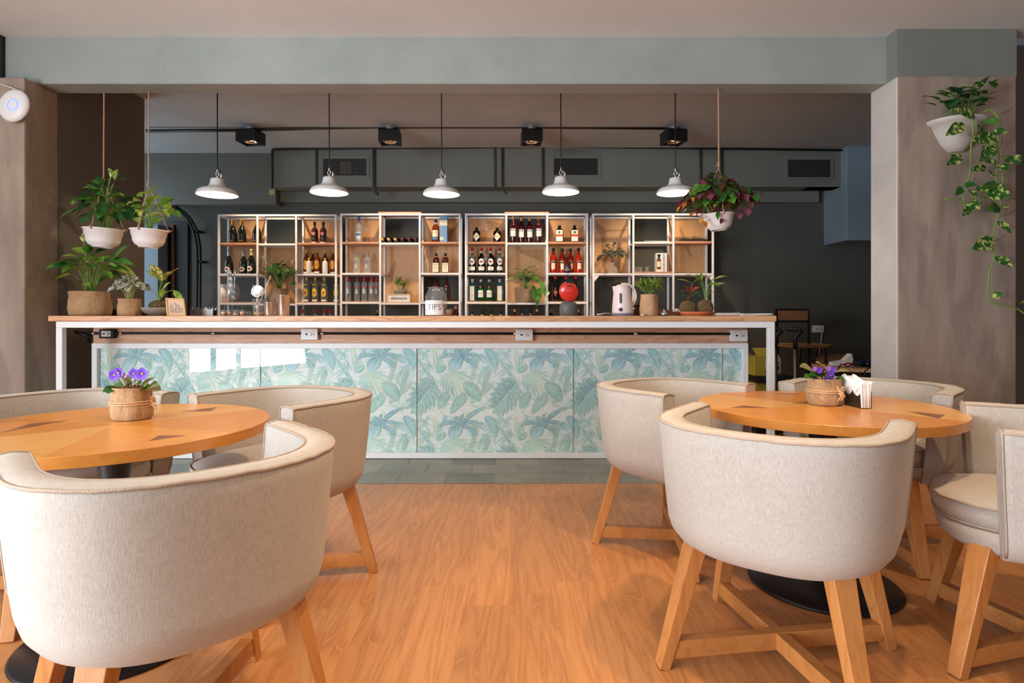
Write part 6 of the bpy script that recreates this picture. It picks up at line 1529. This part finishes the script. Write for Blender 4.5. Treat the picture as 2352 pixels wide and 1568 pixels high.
# napkins in holder on the right table
Y = (H - .7512) * F / (933 - CY); o_ = Vector((P(1970, 0, Y).x, Y, .7512))
nh = napkin_holder('steel napkin holder full of paper napkins on the right table', o_, -1.5, group=None)
t = thing('paper_napkins', 'wad of folded white napkins sticking up from the table napkin holder', 'napkins', o_ + Vector((0, 0, .002)), -1.5)
r_ = rnd(3)
for i in range(8):
    b = bmn(); y0 = -.017 + i * .0044; x0, x1 = -.066 + r_.uniform(-.002, .002), .068 + r_.uniform(-.003, .003); n = 10; rows = []
    for k in range(n + 1):
        u = k / n; x = x0 + (x1 - x0) * u; top = .125 - .022 * u + .004 * math.sin(u * 7 + i); yy = y0 + .006 * math.sin(u * 3 + i * .4) * (1 if i > 3 else -1) * .6
        rows.append([b.verts.new((x, yy + dy, z)) for z, dy in ((0.001, 0), (.06, 0), (.095, (i - 3.5) * .001), (top, (i - 3.5) * .0022))])
    for k in range(n):
        for j in range(3): b.faces.new((rows[k][j], rows[k + 1][j], rows[k + 1][j + 1], rows[k][j + 1])).smooth = True
    o = obj('napkin', b, 'paper_white', t); md = o.modifiers.new('solid', 'SOLIDIFY'); md.thickness = .0016
# drooping front napkin, outside the plate
b = bmn(); rows = []
for k in range(17):
    u = k / 16; x = -.068 + .136 * u; low = .052 + .030 * abs(math.sin(PI * (u * 2 - .25))) * (1 if .12 < u < .9 else 0) - (.05 if u < .10 or u > .88 else 0)
    rows.append([b.verts.new((x, -.0255 - (.002 if j else 0), z)) for j, z in enumerate((low, (low + .12) / 2, .122 - .022 * u))])
for k in range(16):
    for j in range(2): b.faces.new((rows[k][j], rows[k + 1][j], rows[k + 1][j + 1], rows[k][j + 1]))
o = obj('napkin', b, 'paper_white', t); md = o.modifiers.new('solid', 'SOLIDIFY'); md.thickness = .0012
# ================================================================ BEHIND, RIGHT
Y = 6.7
def q(px, py, Y=Y): return P(px, py, Y)
st = thing('bar_stool', 'black metal bar stool with wooden back plate, right of the bar', 'stool', (q(1820, 0).x, Y, 0)); o_ = Vector(st.location)
w_ = q(1857, 0).x - q(1820, 0).x; zt_ = q(0, 711).z; zs = q(0, 790).z
b = bmn()
for s in (-1, 1): bar(b, (s * w_, 0, zt_), (s * w_ * .98, -.02, zs - .1), .022, .022); bar(b, (s * w_ * .98, -.02, zs - .1), (s * w_ * 1.05, .02, 0), .02, .02); bar(b, (s * w_ * .9, -.38, zs - .02), (s * w_ * 1.05, -.44, 0), .02, .02)
for z, y in ((zt_, 0), (q(0, 738).z, -.005), (.25, 0), (.25, -.42)): bar(b, (-w_, y, z), (w_, y, z), .02, .02)
obj('metal_frame', b, 'black_steel', st)
b = bmn(); box(b, -w_ + .01, w_ - .01, -.012, .006, q(0, 737).z + .01, zt_ - .01); obj('back_plate', b, 'stool_wood', st)
b = bmn(); box(b, -w_, w_, -.40, .0, zs - .02, zs); obj('seat', b, 'stool_wood', st)
ws = q(1893, 747, YW); 
outlet(1877, 755, YW, .14, .09, 'white wall outlet with a plugged cable on the dark rear wall')
b = bmn(); pts = [P(1884, 757, YW - .06), P(1888, 764, YW - .06), P(1887, 778, YW - .04), P(1882, 800, YW - .04), P(1880, 835, YW - .04)]; tube(b, [p for i in range(4) for p in [pts[i].lerp(pts[i + 1], k / 4) for k in range(4)]] + [pts[-1]], .006, 6); tag(obj('power_cable', b, 'white_plastic'), 'white power cable hanging from the rear wall outlet', 'cable')
t = thing('high_table', 'narrow high table with thin yellowish top and black hairpin legs against the rear wall', 'table', (P(1845, 0, 7.3).x, 7.3, 0)); zz = P(0, 790, 7.2).z
b = bmn(); box(b, -.29, .27, -.12, .2, zz - .02, zz); obj('tabletop', b, 'frame_gold', t)
b = bmn()
for x in (-.1, .2): tube(b, [(x - .02, 0, zz - .02), (x, .0, 0), (x + .08, 0, zz - .02)], .007, 6)
obj('hairpin_legs', b, 'black_steel', t)
# cleaning cart with cartons
Y = 5.6; cx_ = P(1770, 0, Y).x
t = thing('trolley', 'trolley with silver uprights and black push handles behind the end of the bar', 'trolley', (cx_, Y, 0))
o_ = Vector(t.location)
b = bmn(); L_ = lambda px, py: P(px, py, Y) - o_
zsh = L_(0, 858).z
for z0, z1 in ((.08, .14), (zsh - .055, zsh)): b = bmn(); box(b, L_(1712, 0).x, L_(1800, 0).x, -.25, .25, z0, z1); obj('shelf', b, 'black_plastic', t, bevel=.01)
for px in (1751, 1795):
    b = bmn(); tube(b, [L_(px, 1) * 0 + Vector((L_(px, 0).x, -.27, .1)), Vector((L_(px, 0).x, -.27, L_(0, 790).z))], .019, 12); obj('upright', b, 'steel_brushed', t)
    b = bmn(); x = L_(px, 0).x; z = L_(0, 790).z; tube(b, [(x, -.27, z - .03), (x, -.27, z + .07), (x + .02, -.28, z + .10), (x + .05, -.28, z + .125), (x + .03, -.26, z + .145), (x - .07, -.25, z + .145)], .02, 10); obj('handle', b, 'black_plastic', t)
for px in (1722, 1795):
    b = bmn(); lathe(b, [(0, -.02), (.04, -.02), (.04, .02), (0, .02)], 16, c=(0, 0, 0), mtx=Matrix.Translation((L_(px, 0).x, -.2, .0405)) @ Matrix.Rotation(PI / 2, 4, 'Y')); obj('wheel', b, 'black_plastic', t)
t = thing('waste_bin', 'olive yellow plastic bin low on the trolley', 'bin', (cx_ - .0, Y, .1405)); b = bmn(); x0, x1 = L_(1716, 0).x, L_(1790, 0).x; box(b, x0, x1, -.2, .2, 0, zsh - .06 - .141); obj('bin', b, 'yellow_bin', t, bevel=.02)
zc = zsh + .001
t = thing('carton', 'open yellow carton with a small white label on the trolley', 'carton', (P(1735, 0, Y).x, Y - .12, zc))
b = bmn(); hb = P(0, 815, Y).z - zc; box(b, -.09, .105, -.09, .12, 0, hb); obj('box_body', b, 'carton_yellow', t, bevel=.002)
b = bmn(); v = [b.verts.new(c) for c in ((-.07, -.09, hb), (.105, -.09, hb), (.09, -.05, hb + .075), (-.1, -.05, hb + .075))]; b.faces.new(v); b.faces.new([b.verts.new(c) for c in ((-.09, .12, hb), (-.09, -.09, hb), (-.17, -.06, hb + .04), (-.17, .12, hb + .04))]); o = obj('flap', b, 'carton_yellow', t); md = o.modifiers.new('s', 'SOLIDIFY'); md.thickness = .003
b = bmn(); box(b, -.0, .055, -.0915, -.0905, .07, .13); lo = obj('label', b, 'label_cream', t)
obj('lettering', text_bm('MADE IN U.S.A', .012, mtx=Matrix.Translation((.03, -.0918, .035))), 'ink', t)
t = thing('carton', 'pale carton behind the white bar leg on the trolley', 'carton', (P(1776, 0, Y).x, Y + .05, zc))
b = bmn(); prism(b, [(-.09, 0), (.05, 0), (.05, .14), (-.0, .21), (-.09, .21)], 'Y', -.1, .1); obj('box_body', b, 'carton_white', t); b = bmn(); box(b, .012, .03, -.1012, -.1004, .09, .11); box(b, .012, .03, -.1012, -.1004, .04, .075, mi=1); obj('label', b, ['cap_red', 'ink'], t)
# low desk with cables
Y = 5.9; x0 = P(1905, 0, Y).x; zt_ = P(0, 846, Y - .2).z
t = thing('side_desk', 'light wooden side desk carrying cables, against the right pier', 'desk', (x0, Y, 0))
b = bmn(); prism(b, [(0, -.15), (1.0, -.5), (1.0, .35), (0, .35)], 'Z', zt_ - .035, zt_); obj('desktop', b, 'butcher_block', t)
b = bmn(); box(b, .06, 1.0, .0, .3, zt_ - .30, zt_ - .285); obj('lower_shelf', b, 'black_steel', t)
for x, y in ((.05, -.1), (.95, -.4), (.05, .28), (.95, .28)):
    b = bmn(); box(b, x - .015, x + .015, y - .015, y + .015, 0, zt_ - .035); obj('leg', b, 'black_steel', t)
def cable(pts, r, m, label, Y=5.75):
    pp = [P(a, c_, Y) for a, c_ in pts]; sm = []
    for i in range(len(pp) - 1): sm += [pp[i].lerp(pp[i + 1], k / 3) for k in range(3)]
    b = bmn(); tube(b, sm + [pp[-1]], r, 6); tag(obj('loose_cable', b, m), label, 'cable')
cable([(1924, 850), (1930, 838), (1938, 836), (1945, 842), (1955, 838), (1975, 836), (1985, 842)], .006, 'black_plastic', 'black cable coiled on the side desk')
cable([(1912, 840), (1918, 834), (1932, 833), (1938, 837)], .005, 'white_plastic', 'thin white cable at the left corner of the side desk')
cable([(1940, 836), (1950, 834), (1960, 836)], .009, 'cap_red', 'short red plug lead on the side desk')
cable([(1966, 840), (1978, 828), (1990, 824), (2000, 834)], .005, 'ink_blue', 'dark blue cable arching on the side desk')
cable([(1985, 868), (1987, 852), (1997, 844), (2010, 842)], .006, 'black_plastic', 'black cable hanging over the front edge of the side desk', 5.5)
t = thing('network_router', 'small black router with a blue light on the side desk', 'router', P(1985, 835, 5.9)); t.location.z = zt_ + .001; b = bmn(); box(b, -.06, .1, -.05, .1, 0, .055); obj('case', b, 'black_plastic', t, bevel=.006); b = bmn(); box(b, -.002, .004, -.0535, -.05, .03, .036); obj('indicator', b, 'blue_glow', t)
t = thing('white_folder', 'open white box file standing tilted on the side desk', 'folder', (P(1938, 0, 6.02).x, 6.02, zt_ + .001)); b = bmn(); prism(b, [(-.12, .0), (.10, 0), (.07, .12), (.0, .055), (-.12, .035)], 'Y', -.02, .06); obj('cover', b, 'paper_white', t)
t = thing('cardboard_basket', 'brown basket heap behind the white folder', 'basket', (P(1918, 0, 6.5).x, 6.5, 0)); b = bmn(); lathe(b, [(0, 0), (.16, 0), (.2, P(0, 812, 6.5).z - .05), (.14, P(0, 812, 6.5).z), (0, P(0, 812, 6.5).z - .01)], 20, sy=.7); obj('basket', b, 'cardboard', t)
t = thing('magazine', 'bluish magazine lying on the lower shelf of the side desk', 'magazine', (P(2000, 0, 5.95).x, 5.95, zt_ - .284)); b = bmn(); box(b, -.14, .12, -.0, .2, 0, .012); obj('cover', b, 'label_blue', t)
